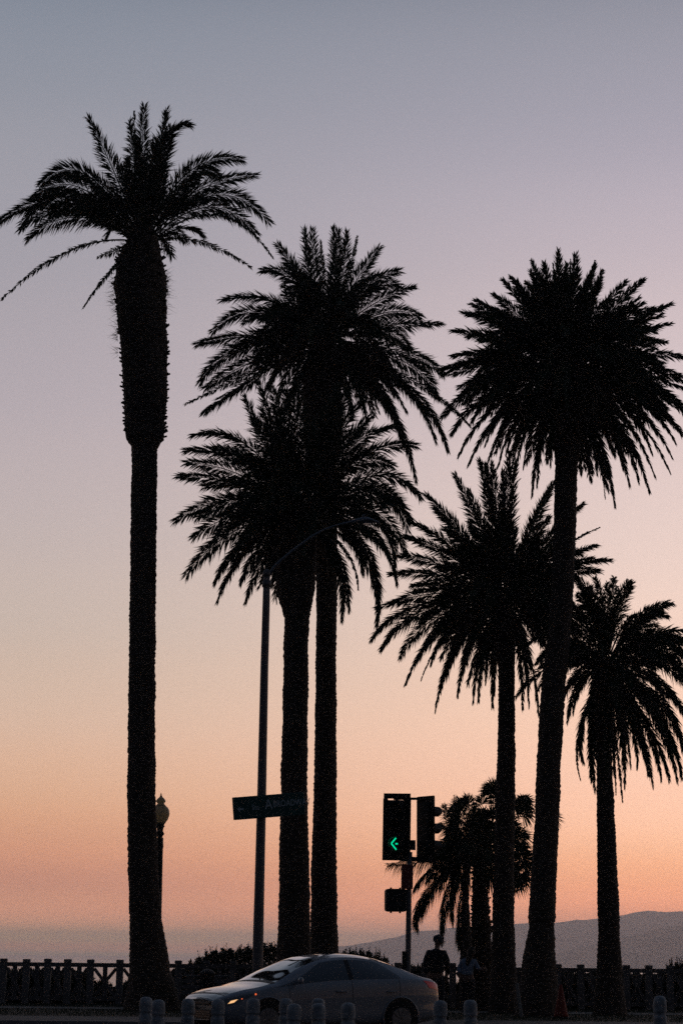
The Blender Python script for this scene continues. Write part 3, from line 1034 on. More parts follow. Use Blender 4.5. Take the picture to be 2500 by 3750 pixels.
for i in range(len(sec) - 1):
    for q in range(10):
        mb.f.append((i * 10 + q, i * 10 + (q + 1) % 10, i * 10 + 10 + (q + 1) % 10, i * 10 + 10 + q))
mb.build('lamp_head', M['arm'], t, True)
mb = MB()
mb.box(P(1345, 1916, Y) - inv, (.16, .12, .03))
mb.build('lamp_glass', M['lens'], t, bevel=.01)
mb = MB()
mb.box(P(1330, 1890, Y) - inv, (.06, .06, .07))
mb.build('photocell', M['arm'], t, bevel=.01)

# street-name sign clamped on the pole
YS = Y - .2
c = P(984, 2952, YS)
t = thing('street_name_sign', 'tilted dark green street-name board with a left arrow, fixed across the lamp pole', 'sign', c, 0)
rot = Matrix.Rotation(-R(5.6), 4, 'Y') @ Matrix.Rotation(0, 4, 'X')
rot = Matrix.Rotation(-R(5.6), 4, 'Y')
t.rotation_euler = (0, -R(5.0), 0)
k = 1 / 175.5
mb = MB()
mb.box((0, 0, 0), (264 * k, .03, 83 * k))
mb.build('board', M['signgreen'], t, bevel=.012)
mb = MB()
for zz_ in (-.12, .12):
    mb.box((-26 * k, .075, zz_), (.26, .1, .035))
mb.build('clamp', M['pole'], t)


def text(body, size, loc, m, parent, name='lettering', sx=1.0):
    cu = bpy.data.curves.new(name, 'FONT')
    cu.body = body
    cu.size = size
    cu.extrude = .001
    cu.align_y = 'CENTER'
    cu.resolution_u = 3
    cu.materials.append(m)
    tmp = bpy.data.objects.new('lettering_curve', cu)
    COL.objects.link(tmp)
    bpy.context.view_layer.update()
    me = bpy.data.meshes.new_from_object(tmp.evaluated_get(bpy.context.evaluated_depsgraph_get()))
    bpy.data.objects.remove(tmp)
    o = bpy.data.objects.new(name, me)
    COL.objects.link(o)
    o.parent = parent
    o.location = loc
    o.rotation_euler = (PI / 2, 0, 0)
    o.scale = (sx, 1, 1)
    return o


text('A', .30, (-14 * k, -.0175, .03), M['signtext'], t, sx=.8)
text('BROADWAY', .19, (16 * k, -.0175, .03), M['signtext'], t, sx=.72)
text('Sta', .16, (-62 * k, -.0175, -.01), M['signtext'], t, sx=.8)
mb = MB()
y_ = -.0175
mb.poly([(-116 * k, y_, -.02), (-106 * k, y_, .035), (-106 * k, y_, -.003), (-92 * k, y_, -.003), (-92 * k, y_, -.037), (-106 * k, y_, -.037), (-106 * k, y_, -.075)],
        [(0, 6, 5, 4, 3, 2, 1)])
mb.build('arrow', M['signtext'], t)

# ------------------------------------------------------------------ traffic light
Y = 45.8
b = P(1492, 3560, Y)
t = thing('traffic_light', 'black traffic light pole with two signal heads, the left one lit with a green arrow', 'traffic light', (b.x, Y, GZ - .02))
inv = t.location.copy()
K = (P(1501, 3100, Y) - P(1500, 3100, Y)).length
ptube('pole', [(1491, 3760, 22), (1492, 3600, 21), (1495, 3400, 20), (1497, 3250, 19), (1500, 3120, 18)], M['pole'], t, inv)


def rrect(w, h, r, n=4):
    pts = []
    for cx, cz, a0 in ((w / 2 - r, h / 2 - r, 0), (-w / 2 + r, h / 2 - r, 90), (-w / 2 + r, -h / 2 + r, 180), (w / 2 - r, -h / 2 + r, 270)):
        for i in range(n + 1):
            a = R(a0 + 90 * i / n)
            pts.append((cx + r * math.cos(a), cz + r * math.sin(a)))
    return pts


def slab(w, h, d, r=.03, off=(0, 0, 0), holes=None):
    mb = MB()
    pts = rrect(w, h, r)
    n = len(pts)
    for yy in (-d / 2, d / 2):
        for x, z in pts:
            mb.v.append(Vector((x + off[0], yy + off[1], z + off[2])))
    mb.f.append(tuple(range(n))[::1])
    mb.f.append(tuple(range(n, 2 * n))[::-1])
    for i in range(n):
        j = (i + 1) % n
        mb.f.append((i, i + n, j + n, j))
    return mb


def head(px, py, wpx, hpx, yaw, lit, tilt=0):
    """signal head: backplate, housing, three sections each with lens and tunnel visor"""
    h = bpy.data.objects.new('signal_head', None)
    COL.objects.link(h)
    h.parent = t
    h.location = P(px, py, Y - (.0 if lit else 0)) - inv
    h.rotation_euler = (0, tilt, yaw)
    w, hh = wpx * K, hpx * K
    # backplate: a frame in strips so the slot at its top lets the sky through
    mb = MB()
    fr = .1
    if lit:
        z1 = hh / 2
        slot = z1 - .125
        mb.box((0, 0, z1 - .055), (w - .02, .012, .11))
        # row with two slots
        for x0, x1 in ((-w / 2, -w / 2 + .10), (-w / 2 + .25, -w / 2 + .33), (-w / 2 + .425, w / 2)):
            mb.box(((x0 + x1) / 2, 0, slot), (x1 - x0, .012, .03))
        mb.box((0, 0, (slot - .015 - z1 * 1) / 2 + 0), (w, .012, hh - .14 - .0))
        mb.v = mb.v[:-8]
        mb.f = mb.f[:-6]
        lo = -z1
        mb.box((0, 0, (slot - .015 + lo) / 2), (w, .012, slot - .015 - lo))
        mb.build('backplate', M['darker'], h)
    else:
        slab(w, hh, .015, .03).build('backplate', M['darker'], h)
    slab(.34, 1.06, .2, .03, (0, .0 if lit else 0, 0)).build('housing', M['dark'], h, bevel=.01)
    for i, z in enumerate((.35, 0, -.35)):
        # visor: open tube cut away underneath
        mb = MB()
        seg, r = 18, .135
        a0, a1 = R(-40), R(220)
        for yy, rr in ((-.1, r), (-.34, r * .98)):
            for kk in range(seg + 1):
                a = a0 + (a1 - a0) * kk / seg
                cut = 0
                if yy < -.2:
                    cut = max(0, -math.sin(a)) * .12
                mb.v.append(Vector((rr * math.cos(a), yy + cut, z + rr * math.sin(a))))
        for kk in range(seg):
            mb.f.append((kk, kk + 1, kk + seg + 2, kk + seg + 1))
        o = mb.build('visor', M['dark'], h)
        sm = o.modifiers.new('thickness', 'SOLIDIFY')
        sm.thickness = .006
        mb = MB()
        mb.tube([(0, -.1, z), (0, -.112, z), (0, -.122, z)], [.115, .105, .05], 18)
        mb.build('lens', M['darker'], h, True)
    return h


h1 = head(1452, 3028, 103, 244, R(-9), True, R(.6))
h2 = head(1558, 3037, 100, 242, R(180 - 52), False, R(.3))
# the lit arrow: strokes of the LED arrow on the lowest lens
mb = MB()
cx, cz = -.04, -.35
yv = -.135
mb.bar((cx - .05, yv, cz), (cx + .045, yv, cz + .115), .006, .028)
mb.bar((cx - .05, yv, cz), (cx + .055, yv, cz - .125), .006, .028)
mb.bar((cx + .035, yv, cz - .005), (cx + .085, yv, cz - .005), .006, .03)
mb.build('green_arrow', M['green'], h1)
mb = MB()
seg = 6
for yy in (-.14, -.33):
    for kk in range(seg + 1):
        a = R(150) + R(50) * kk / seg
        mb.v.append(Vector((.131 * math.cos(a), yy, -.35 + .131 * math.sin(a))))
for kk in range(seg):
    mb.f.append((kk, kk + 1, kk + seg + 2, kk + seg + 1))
mb.build('visor_glow', M['greend'], h1)  # strip coloured green to paint the arrow's glow inside the visor
mb = MB()
mb.bar(P(1440, 2925, Y + .05) - inv, P(1560, 2925, Y + .05) - inv, .05, .05)
mb.build('top_bracket', M['dark'], t)
mb = MB()
mb.bar(P(1440, 3142, Y + .05) - inv, P(1590, 3150, Y + .05) - inv, .07, .09)
mb.box(P(1510, 3095, Y) - inv, (.12, .14, .2))
mb.build('bottom_bracket', M['dark'], t)
# red regulation plate under the heads, walk signal seen from behind, push-button box
mb = slab(43 * K, 88 * K, .012, .02)
o = mb.build('regulation_plate', M['signred'], t, loc=P(1490, 3211, Y - .09) - inv)
o.rotation_euler = (0, R(.8), R(6))
h = slab(78 * K, 82 * K, .2, .06).build('walk_signal', M['dark'], t, loc=P(1448, 3297, Y) - inv, bevel=.015)
h.rotation_euler = (0, 0, R(8))
for dx in (-.1, .09):
    for dz in (1, -1):
        mb = MB()
        mb.tube([(dx, 0, dz * (40 * K)), (dx, 0, dz * (46 * K))], .022, 8)
        mb.build('hinge_lug', M['dark'], h)
mb = MB()
mb.box(P(1486, 3262, Y) - inv, (.22, .05, .04))
mb.build('walk_signal_arm', M['dark'], t)
mb = MB()
mb.box(P(1480, 3520, Y) - inv, (.1, .12, .40))
mb.build('push_button_box', M['dark'], t, bevel=.01)


# ------------------------------------------------------------------ bench and bin behind the car bonnet
Y = 53.5
c = P(757, 3600, Y)
t = thing('park_bench', 'park bench with light painted on top slat, behind the car bonnet near the left palm', 'bench', (c.x, Y, GZ - .02))
K2 = (P(701, 3571, Y) - P(700, 3571, Y)).length
W2 = 182 * K2
zt = P(757, 3571, Y).z - GZ + .02
for i in range(4):
    mb = MB()
    mb.box((0, 0, zt - .012 - i * .13), (W2, .1 if i == 0 else .03, .024 if i == 0 else .09))
    mb.build('back_slat', M['stake'] if i == 0 else M['rail'], t)  # top slat coloured pale to paint western light caught on its edge
for i in range(4):
    mb = MB()
    mb.box((0, .1 + i * .11, .45), (W2, .09, .03))
    mb.build('seat_slat', M['rail'], t)
for s in (-1, 1):
    mb = MB()
    mb.box((s * (W2 / 2 - .12), .05, zt / 2 - .03), (.07, .06, zt - .06))
    mb.box((s * (W2 / 2 - .12), .4, .21), (.07, .06, .42))
    mb.build('leg', M['rail'], t)
c = P(759, 3600, 52.6)
t = thing('litter_bin', 'dark round litter bin standing in front of the park bench', 'bin', (c.x, 52.6, GZ - .02))
MB().lathe([(.15, 0), (.17, .06), (.17, .84), (.18, .86)], seg=16).build('bin_body', M['dark'], t, True)
MB().lathe([(.19, .865), (.18, .92), (.1, .98), (.02, 1.0)], seg=16).build('lid', M['dark'], t, True)

# ------------------------------------------------------------------ traffic cone, leaning stake
Y = 50.5
c = P(2052, 3660, Y)
t = thing('traffic_cone', 'orange traffic cone standing at the foot of the leaning palm trunk', 'traffic cone', (c.x, Y, GZ - .02))
zt = P(2052, 3602, Y).z - GZ
MB().box((0, 0, .02), (.42, .42, .04)).build('base', M['trim'], t, bevel=.01)
MB().lathe([(.17, .041), (.155, .1), (.03, zt - .01), (.022, zt)], seg=18).build('cone_body', M['orange'], t, True)
a = P(1892, 3598, 51)
e = P(1908, 3668, 51)
t = thing('wooden_stake', 'short pale wooden board leaning between the two right-hand trunks', 'board', (e.x, 51, GZ - .02))
e2 = Vector((e.x, 51, GZ))
MB().bar((0, 0, 0.02), Vector((a.x - e.x, .12, a.z - GZ)), .03, .085).build('board', M['stake'], t)


# ------------------------------------------------------------------ people
def skin_obj(name, V, E, Rd, m, parent, sub=2, root=0):
    me = bpy.data.meshes.new(name)
    me.from_pydata(V, E, [])
    me.materials.append(m)
    o = bpy.data.objects.new(name, me)
    COL.objects.link(o)
    o.parent = parent
    sk_ = o.modifiers.new('skin', 'SKIN')
    for i, r in enumerate(Rd):
        if isinstance(r, (int, float)):
            r = (r, r)
        me.skin_vertices[0].data[i].radius = r
        me.skin_vertices[0].data[i].use_root = (i == root)
    sk_.use_smooth_shade = True
    s2 = o.modifiers.new('sub', 'SUBSURF')
    s2.levels = s2.render_levels = sub
    return o


def chain(V, E, Rd, pts, start=None):
    prev = start
    for (p, r) in pts:
        V.append(p)
        Rd.append(r)
        i = len(V) - 1
        if prev is not None:
            E.append((prev, i))
        prev = i
    return prev


def hand(V, E, Rd, wrist, d, thumb, start):
    """palm and five curled fingers"""
    w = Vector(wrist)
    d = Vector(d).normalized()
    s = d.cross(Vector((0, 1, 0))).normalized() if abs(d.y) < .9 else Vector((1, 0, 0))
    palm_ = chain(V, E, Rd, [(tuple(w + d * .05), (.022, .036))], start)
    for k, (o_, l_) in enumerate(((-.03, .06), (-.011, .075), (.009, .07), (.028, .055))):
        b0 = w + d * .09 + s * o_
        chain(V, E, Rd, [(tuple(b0), .010), (tuple(b0 + d * l_ * .6), .009), (tuple(b0 + d * l_ + Vector((0, .02, 0))), .008)], palm_)
    b0 = w + d * .045 + s * thumb * .045
    chain(V, E, Rd, [(tuple(b0), .011), (tuple(b0 + d * .04 + s * thumb * .012), .009)], palm_)


# man in a cap, back half turned to us, looking to the right
Y = 48.9
c = P(1597, 3560, Y)
man = thing('person', 'man in a dark jacket and cap standing behind the car boot, looking right', 'person', (c.x, Y, GZ - .02))
V, E, Rd = [], [], []
chain(V, E, Rd, [((0, 0, .98), (.14, .11))])
chain(V, E, Rd, [((0, 0, 1.15), (.13, .10)), ((.0, 0, 1.34), (.15, .10)), ((.005, 0, 1.46), (.09, .075)), ((.015, 0, 1.54), .052), ((.025, 0, 1.60), (.06, .07)), ((.03, 0, 1.67), (.078, .085)), ((.03, 0, 1.74), (.06, .07))], 0)
for s in (-1, 1):
    hp = chain(V, E, Rd, [((s * .09, 0, .92), .09), ((s * .10, .0, .52), .062), ((s * .11, .01, .10), .04), ((s * .12 + .05, -.02, .04), (.035, .045)), ((s * .12 + .14, -.03, .03), (.02, .035))], 0)
    sh = chain(V, E, Rd, [((s * .18, 0, 1.42), .058), ((s * .22, 0, 1.15), .045), ((s * .20 + .02, -.10 if s < 0 else .05, .93), .032)], 2)
    hand(V, E, Rd, (s * .20 + .02, -.10 if s < 0 else .05, .93), (.12, -.05, -1), 1, sh)
body = skin_obj('body', V, E, Rd, M['skin'], man)
V, E, Rd = [], [], []
chain(V, E, Rd, [((0, 0, .96), (.185, .15)), ((0, 0, 1.06), (.19, .15)), ((0, 0, 1.22), (.185, .14)), ((0, 0, 1.37), (.175, .13)), ((.005, 0, 1.47), (.11, .095)), ((.012, 0, 1.53), (.07, .07))])
for s in (-1, 1):
    chain(V, E, Rd, [((s * .17, 0, 1.42), .085), ((s * .225, 0, 1.28), .075), ((s * .245, -.01, 1.13), .066), ((s * .225 + .02, -.09 if s < 0 else .05, .97), .052)], 3)
skin_obj('jacket', V, E, Rd, M['jacket'], man)
V, E, Rd = [], [], []
chain(V, E, Rd, [((0, 0, .97), (.165, .13))])
for s in (-1, 1):
    chain(V, E, Rd, [((s * .09, 0, .86), .105), ((s * .10, 0, .52), .082), ((s * .11, .01, .12), .065)], 0)
skin_obj('trousers', V, E, Rd, M['jeans'], man)
for s in (-1, 1):
    V, E, Rd = [], [], []
    chain(V, E, Rd, [((s * .11, .01, .07), .05), ((s * .12 + .06, -.02, .05), (.045, .055)), ((s * .12 + .16, -.03, .04), (.03, .05))])
    skin_obj('shoe', V, E, Rd, M['shoe'], man)
mb = MB()
n = 16
for i, (r, z) in enumerate(((.088, 1.67), (.094, 1.70), (.092, 1.75), (.078, 1.79), (.048, 1.812), (.005, 1.818))):
    for q in range(n):
        th = 2 * PI * q / n
        mb.v.append(Vector((.025 + r * 1.08 * math.cos(th), r * .92 * math.sin(th), z + .006 * math.cos(th))))
for i in range(5):
    for q in range(n):
        mb.f.append((i * n + q, i * n + (q + 1) % n, (i + 1) * n + (q + 1) % n, (i + 1) * n + q))
capo = mb.build('cap', M['cap'], man, True)
mb = MB()
m_ = 9
for zt_ in (0, -.012):
    for i in range(m_):
        a = R(-70 + 140 * i / (m_ - 1))
        mb.v.append(Vector((.03 + .105 * math.cos(a), .098 * math.sin(a), 1.69 + zt_)))
    for i in range(m_):
        a = R(-70 + 140 * i / (m_ - 1))
        mb.v.append(Vector((.03 + (.105 + .06 * math.cos(a)) * math.cos(a) + .01, .095 * math.sin(a), 1.665 + zt_)))
for i in range(m_ - 1):
    mb.f.append((i, i + 1, m_ + i + 1, m_ + i))
    mb.f.append((2 * m_ + i, 3 * m_ + i, 3 * m_ + i + 1, 2 * m_ + i + 1))
    mb.f.append((m_ + i, m_ + i + 1, 3 * m_ + i + 1, 3 * m_ + i))
mb.build('brim', M['cap'], capo)
# face: nose, ear
mb = MB()
mb.tube([(.10, 0, 1.66), (.125, 0, 1.63), (.10, 0, 1.62)], [.008, .014, .01], 6)
mb.tube([(.10, 0, 1.585), (.107, 0, 1.58)], [.02, .012], 6)
mb.build('nose', M['skin'], body, True)
mb = MB()
for s in (-1, 1):
    mb.tube([(.02, s * .082, 1.65), (.025, s * .092, 1.65)], [.028, .022], 8)
mb.build('ear', M['skin'], body, True)

# woman leaning toward the palm
Y = 50.2
c = P(1712, 3600, Y)
wo_ = thing('person', 'long-haired woman in a pale blue top leaning over beside the small palms', 'person', (c.x, Y, GZ - .02))
V, E, Rd = [], [], []
chain(V, E, Rd, [((-.02, 0, .90), (.13, .11))])
chain(V, E, Rd, [((-.02, 0, 1.05), (.10, .085)), ((.0, 0, 1.2), (.12, .09)), ((.045, 0, 1.31), (.075, .06)), ((.075, 0, 1.37), .042), ((.095, 0, 1.42), (.055, .06)), ((.11, 0, 1.48), (.07, .075)), ((.115, 0, 1.54), (.055, .06))], 0)
for s in (-1, 1):
    chain(V, E, Rd, [((s * .085, 0, .84), .085), ((s * .08, .02, .47), .055), ((s * .08, .03, .09), .035), ((s * .08 + .06, .02, .035), (.03, .035)), ((s * .08 + .13, .01, .03), (.018, .03))], 0)
    e_ = (-.17, -.05, .93) if s < 0 else (.27, -.1, 1.05)
    m2 = (-.20, 0, 1.08) if s < 0 else (.22, -.02, 1.10)
    sh = chain(V, E, Rd, [((s * .13 + .02, 0, 1.25), .048), (m2, .038), (e_, .026)], 2)
    hand(V, E, Rd, e_, (.3, 0, -1) if s < 0 else (.8, -.2, .3), 1, sh)
wb_ = skin_obj('body', V, E, Rd, M['skin'], wo_)
V, E, Rd = [], [], []
chain(V, E, Rd, [((-.02, 0, .91), (.165, .14)), ((-.02, 0, 1.02), (.15, .12)), ((-.005, 0, 1.14), (.15, .12)), ((.02, 0, 1.25), (.125, .10)), ((.045, 0, 1.32), (.06, .06))])
chain(V, E, Rd, [((-.115, 0, 1.23), .068), ((-.20, 0, 1.09), .058), ((-.18, -.045, .97), .05)], 3)
chain(V, E, Rd, [((.15, 0, 1.24), .065), ((.22, -.02, 1.11), .055), ((.26, -.08, 1.05), .045)], 3)
skin_obj('blouse', V, E, Rd, M['blouse'], wo_)
V, E, Rd = [], [], []
chain(V, E, Rd, [((-.02, 0, .91), (.145, .12))])
for s in (-1, 1):
    chain(V, E, Rd, [((s * .085, 0, .80), .10), ((s * .08, .02, .47), .072), ((s * .08, .03, .1), .05)], 0)
skin_obj('trousers', V, E, Rd, M['jeans'], wo_)
V, E, Rd = [], [], []
chain(V, E, Rd, [((.105, .02, 1.57), (.06, .07)), ((.095, -.01, 1.50), (.095, .09)), ((.06, -.03, 1.42), (.085, .085)), ((.02, -.06, 1.32), (.075, .06)), ((-.01, -.09, 1.22), (.06, .045)), ((-.02, -.10, 1.14), .03)])
skin_obj('hair', V, E, Rd, M['hair'], wo_)


# ------------------------------------------------------------------ the car
CY = 40.4
CAR = thing('parked_car', 'silvery white compact saloon with lit headlamp, passing behind the white bollards', 'car', (0, 0, 0), R(180 + 30))
ST = [  # x, zbot, wlow, wsh, zbelt, wtop, ztop
    (2.27, .30, .50, .58, .60, .48, .655),
    (2.20, .24, .66, .72, .645, .60, .715),
    (2.05, .20, .76, .81, .685, .70, .775),
    (1.80, .19, .83, .865, .74, .745, .845),
    (1.45, .19, .86, .885, .80, .76, .905),
    (1.26, .18, .87, .890, .85, .765, .955),
    (1.14, .18, .87, .890, .862, .755, .985),
    (.76, .18, .87, .890, .895, .69, 1.185),
    (.36, .18, .87, .890, .925, .61, 1.355),
    (.0, .18, .87, .890, .945, .575, 1.43),
    (-.35, .18, .87, .890, .96, .565, 1.455),
    (-.75, .18, .87, .890, .975, .565, 1.435),
    (-1.10, .19, .87, .890, .99, .57, 1.375),
    (-1.45, .20, .87, .888, 1.0, .60, 1.265),
    (-1.75, .22, .85, .87, 1.0, .66, 1.145),
    (-1.95, .25, .83, .845, .985, .67, 1.085),
    (-2.12, .28, .79, .80, .955, .66, 1.05),
    (-2.23, .32, .72, .74, .90, .60, .985),
    (-2.285, .38, .62, .64, .80, .5, .86)]


def interp(x):
    """monotone-ish cubic through the stations"""
    n = len(ST)
    for i in range(n - 1):
        if ST[i][0] >= x >= ST[i + 1][0]:
            break
    a, b_, c_, d = ST[max(i - 1, 0)], ST[i], ST[i + 1], ST[min(i + 2, n - 1)]
    t = (b_[0] - x) / (b_[0] - c_[0])
    out = []
    for k in range(1, 7):
        h = (b_[0] - c_[0])
        m1 = (c_[k] - a[k]) / max(a[0] - c_[0], 1e-6) * h if i > 0 else c_[k] - b_[k]
        m2 = (d[k] - b_[k]) / max(b_[0] - d[0], 1e-6) * h if i + 2 < n else c_[k] - b_[k]
        t2, t3 = t * t, t * t * t
        out.append((2 * t3 - 3 * t2 + 1) * b_[k] + (t3 - 2 * t2 + t) * m1 + (-2 * t3 + 3 * t2) * c_[k] + (t3 - t2) * m2)
    return out


def section(x):
    zb, wl, ws, zs, wt, zt = interp(x)
    gh = max(0, zt - zs - .11)
    zr = zt - .035 - min(.03, gh * .1)
    return [(wl * .80, zb), (wl, zb + .10), (ws, (zb + zs) / 2 - .02), (ws - .004, zs - .12), (ws - .035, zs), (wt, zr), (wt * .55, zt - .008), (0, zt)]


def surf(x, v, off=0.0):
    s = section(x)
    i = min(int(v), 6)
    t = v - i
    if i == 4:
        # gentle tumblehome between belt and roof edge
        (y0, z0_), (y1, z1_) = s[4], s[5]
        y = y0 + (y1 - y0) * t + math.sin(t * PI) * .018
        z = z0_ + (z1_ - z0_) * t
    else:
        g_ = [s[max(i - 1, 0)], s[i], s[i + 1], s[min(i + 2, 7)]]
        if i == 3:
            g_[3] = (s[4][0] - .04, s[4][1] + .05)
        if i == 5:
            g_[0] = (2 * s[5][0] - s[6][0], s[5][1] - .03)
        if i == 6:
            g_[3] = (-s[6][0], s[6][1])
        y, z = [.5 * (2 * g_[1][k] + (g_[2][k] - g_[0][k]) * t + (2 * g_[0][k] - 5 * g_[1][k] + 4 * g_[2][k] - g_[3][k]) * t * t
                      + (3 * g_[1][k] - g_[0][k] - 3 * g_[2][k] + g_[3][k]) * t ** 3) for k in (0, 1)]
    p = Vector((x, -y, z))
    if off:
        e = .01
        xa = min(max(x + e, -2.28), 2.265)
        xb = min(max(x - e, -2.28), 2.265)
        va, vb = min(v + .02, 7), max(v - .02, 0)
        n_ = (surf(xa, v) - surf(xb, v)).cross(surf(x, va) - surf(x, vb))
        if n_.length > 1e-9:
            n_.normalize()
            if n_.dot(Vector((0, -1, .35))) < 0:
                n_ = -n_
            p += n_ * off
    return p                      # y < 0 is the right-hand side in local axes


def mirror(mb):
    n = len(mb.v)
    mb.v += [Vector((v.x, -v.y, v.z)) for v in mb.v]
    mb.f += [tuple(n + i for i in f[::-1]) for f in mb.f[:]]
    return mb


# nx, nv grid
mb = MB()
NX, NV = 110, 42
xsn = [2.27 - (2.27 + 2.285) * i / NX for i in range(NX + 1)]
vs = [7 * j / NV for j in range(NV + 1)]
for x in xsn:
    for v in vs:
        mb.v.append(surf(x, v))
for i in range(NX):
    for j in range(NV):
        a = i * (NV + 1) + j
        mb.f.append((a, a + NV + 1, a + NV + 2, a + 1))
mirror(mb)
# end caps
n = (NX + 1) * (NV + 1)
for s_i in (0, NX):
    base = s_i * (NV + 1)
    ring = [base + j for j in range(NV + 1)] + [n + base + j for j in range(NV, -1, -1)]
    if s_i == 0:
        ring = ring[::-1]
    mb.f.append(tuple(ring))
body = mb.build('body', M['paint'], CAR, True)
wl_ = body.modifiers.new('weld', 'WELD')
wl_.merge_threshold = .002


def patch(name, m, x0f, x1f, v0, v1, off=.004, nx=16, nv=10, both=True, parent=None, side=None):
    """panel laid on the body surface: x from x0f(v) to x1f(v), v from v0 to v1"""
    mb = MB()
    for j in range(nv + 1):
        v = v0 + (v1 - v0) * j / nv
        a, b_ = x0f(v), x1f(v)
        for i in range(nx + 1):
            mb.v.append(surf(a + (b_ - a) * i / nx, v, off))
    for j in range(nv):
        for i in range(nx):
            q = j * (nx + 1) + i
            mb.f.append((q, q + 1, q + nx + 2, q + nx + 1))
    if side == 'far':
        mb.v = [Vector((v.x, -v.y, v.z)) for v in mb.v]
        mb.f = [f[::-1] for f in mb.f]
    if both:
        mirror(mb)
    return mb.build(name, m, parent or CAR, True)


lp = lambda a, b_, t: a + (b_ - a) * t
for side in (None, 'far'):
    # front door glass, quarter glass
    patch('side_window', M['glass'], lambda v: lp(1.22, .22, (v - 4.1) / .8), lambda v: lp(-.30, -.34, (v - 4.1) / .8), 4.1, 4.9, nx=20, both=False, side=side)
    patch('side_window', M['glass'], lambda v: lp(-.33, -.37, (v - 4.1) / .8), lambda v: lp(-1.36, -.98, max(0, (v - 4.1) / .8) ** 1.8), 4.1, 4.9, nx=20, both=False, side=side)
    patch('window_pillar', M['trim'], lambda v: -.29, lambda v: -.38, 4.1, 4.9, .006, nx=2, both=False, side=side)
    for (a, b_) in ((.94, 1), (-.335, 1), (-1.32, 1)):
        patch('door_gap', M['trim'], lambda v, a=a: a + .004 - (.10 * max(0, 1.6 - v) if a < -1 else 0), lambda v, a=a: a - .004 - (.10 * max(0, 1.6 - v) if a < -1 else 0), .9, 4.05, .0025, nx=1, nv=16, both=False, side=side)
    patch('head_lamp', M['lens'], lambda v: lp(2.22, 2.16, (v - 3.0) / .9), lambda v: lp(1.95, 1.52, (v - 3.0) / .9), 3.0, 3.9, .006, both=False, side=side)
    patch('tail_lamp', M['redl'], lambda v: lp(-1.97, -1.84, (v - 3.0) / 1.0), lambda v: lp(-2.2, -2.2, (v - 3.0)), 3.0, 3.98, .008, both=False, side=side)
patch('windscreen', M['winds'], lambda v: 1.15, lambda v: lp(.28, .24, (v - 5.1) / 1.9), 5.12, 7, .004, nx=16, nv=12)
patch('rear_window', M['glass'], lambda v: -1.02, lambda v: -1.72, 5.15, 7, .004, nx=14, nv=12)
patch('cowl', M['trim'], lambda v: 1.24, lambda v: 1.145, 5.05, 7, .005, nx=3, nv=12)
patch('bonnet_gap', M['trim'], lambda v: 2.115, lambda v: 2.10, 5.0, 7, .003, nx=1, nv=12)


def lit_spot(name, x, v, r, m, far=False):
    p = surf(x, v, .014)
    n_ = surf(x, v, .03) - surf(x, v, .0)
    n_.normalize()
    if far:
        p.y *= -1
        n_.y *= -1
    mb = MB()
    mb.tube([p - n_ * .01, p, p + n_ * .006], [r, r, r * .6], 12)
    return mb.build(name, m, CAR, True)


for far in (False, True):
    patch('lit_head_lamp', M['beam'], lambda v: lp(2.10, 2.05, (v - 3.22) / .3), lambda v: lp(2.0, 1.93, (v - 3.22) / .3), 3.22, 3.52, .012, nx=4, nv=4, both=False, side='far' if far else None)
    lit_spot('side_marker_and_glint', 1.60, 3.72, .016, M['amber'], far)
    lit_spot('side_marker_and_glint', 1.86, 3.45, .010, M['amber'], far)  # smaller glowing spot stands for a reddish reflection, not a lamp
# grille and lower intake across the nose
for nm, z, w, hgt, xx in (('grille', .58, .9, .05, 2.272), ('air_intake', .40, 1.0, .16, 2.262)):
    MB().box((xx, 0, z), (.04, w, hgt)).build(nm, M['trim'], CAR, bevel=.01)
for z in (.36, .40, .44):
    MB().box((2.286, 0, z), (.012, .94, .008)).build('grille_bar', M['alloy'], CAR)
for s in (-1, 1):
    MB().lathe([(.05, 0), (.05, .03)]).build('fog_lamp', M['lens'], CAR, loc=(2.22, s * .62, .36)).rotation_euler = (0, PI / 2, 0)
# bumper line, handles, mirrors, wheels
for s in (-1, 1):
    for x in (.0 - .1, -1.14):
        MB().box((x, s * .905, .80), (.2, .035, .03)).build('door_handle', M['paint'], CAR, bevel=.01)
    V, E, Rd = [], [], []
    chain(V, E, Rd, [((.80, s * .86, .955), .02), ((.80, s * .93, .965), .03), ((.79, s * 1.0, .985), (.055, .075)), ((.785, s * 1.06, .985), (.05, .065))])
    skin_obj('wing_mirror', V, E, Rd, M['paint'], CAR)
    for x in (1.36, -1.34):
        mb = MB()
        mb.tube([(x, s * .72, .33), (x, s * .893, .33)], .36, 28)
        mb.build('wheel_arch', M['trim'], CAR)
        mb = MB()
        ring = [(x + .372 * math.cos(R(a)), s * .893, .33 + .372 * math.sin(R(a))) for a in range(-15, 196, 10)]
        mb.tube(ring, .016, 6)
        mb.build('arch_lip', M['paint'], CAR, True)
        wz = bpy.data.objects.new('wheel', None)
        COL.objects.link(wz)
        wz.parent = CAR
        wz.location = (x, s * .81, .315)
        mb = MB()
        mb.tube([(0, -.1, 0), (0, -.095, 0), (0, .095, 0), (0, .1, 0)], [.29, .315, .315, .29], 28)
        mb.build('tyre', M['tyre'], wz, True)
        mb = MB()
        mb.tube([(0, s * .098, 0), (0, s * .104, 0)], [.205, .2], 24)
        for q in range(10):
            a = 2 * PI * q / 10
            mb.bar((0, s * .108, 0), (.2 * math.cos(a), s * .108, .2 * math.sin(a)), .012, .03)
        mb.build('rim', M['alloy'], wz)
MB().box((-2.285, 0, .48), (.02, .5, .13)).build('rear_plate', M['boll'], CAR, bevel=.01)
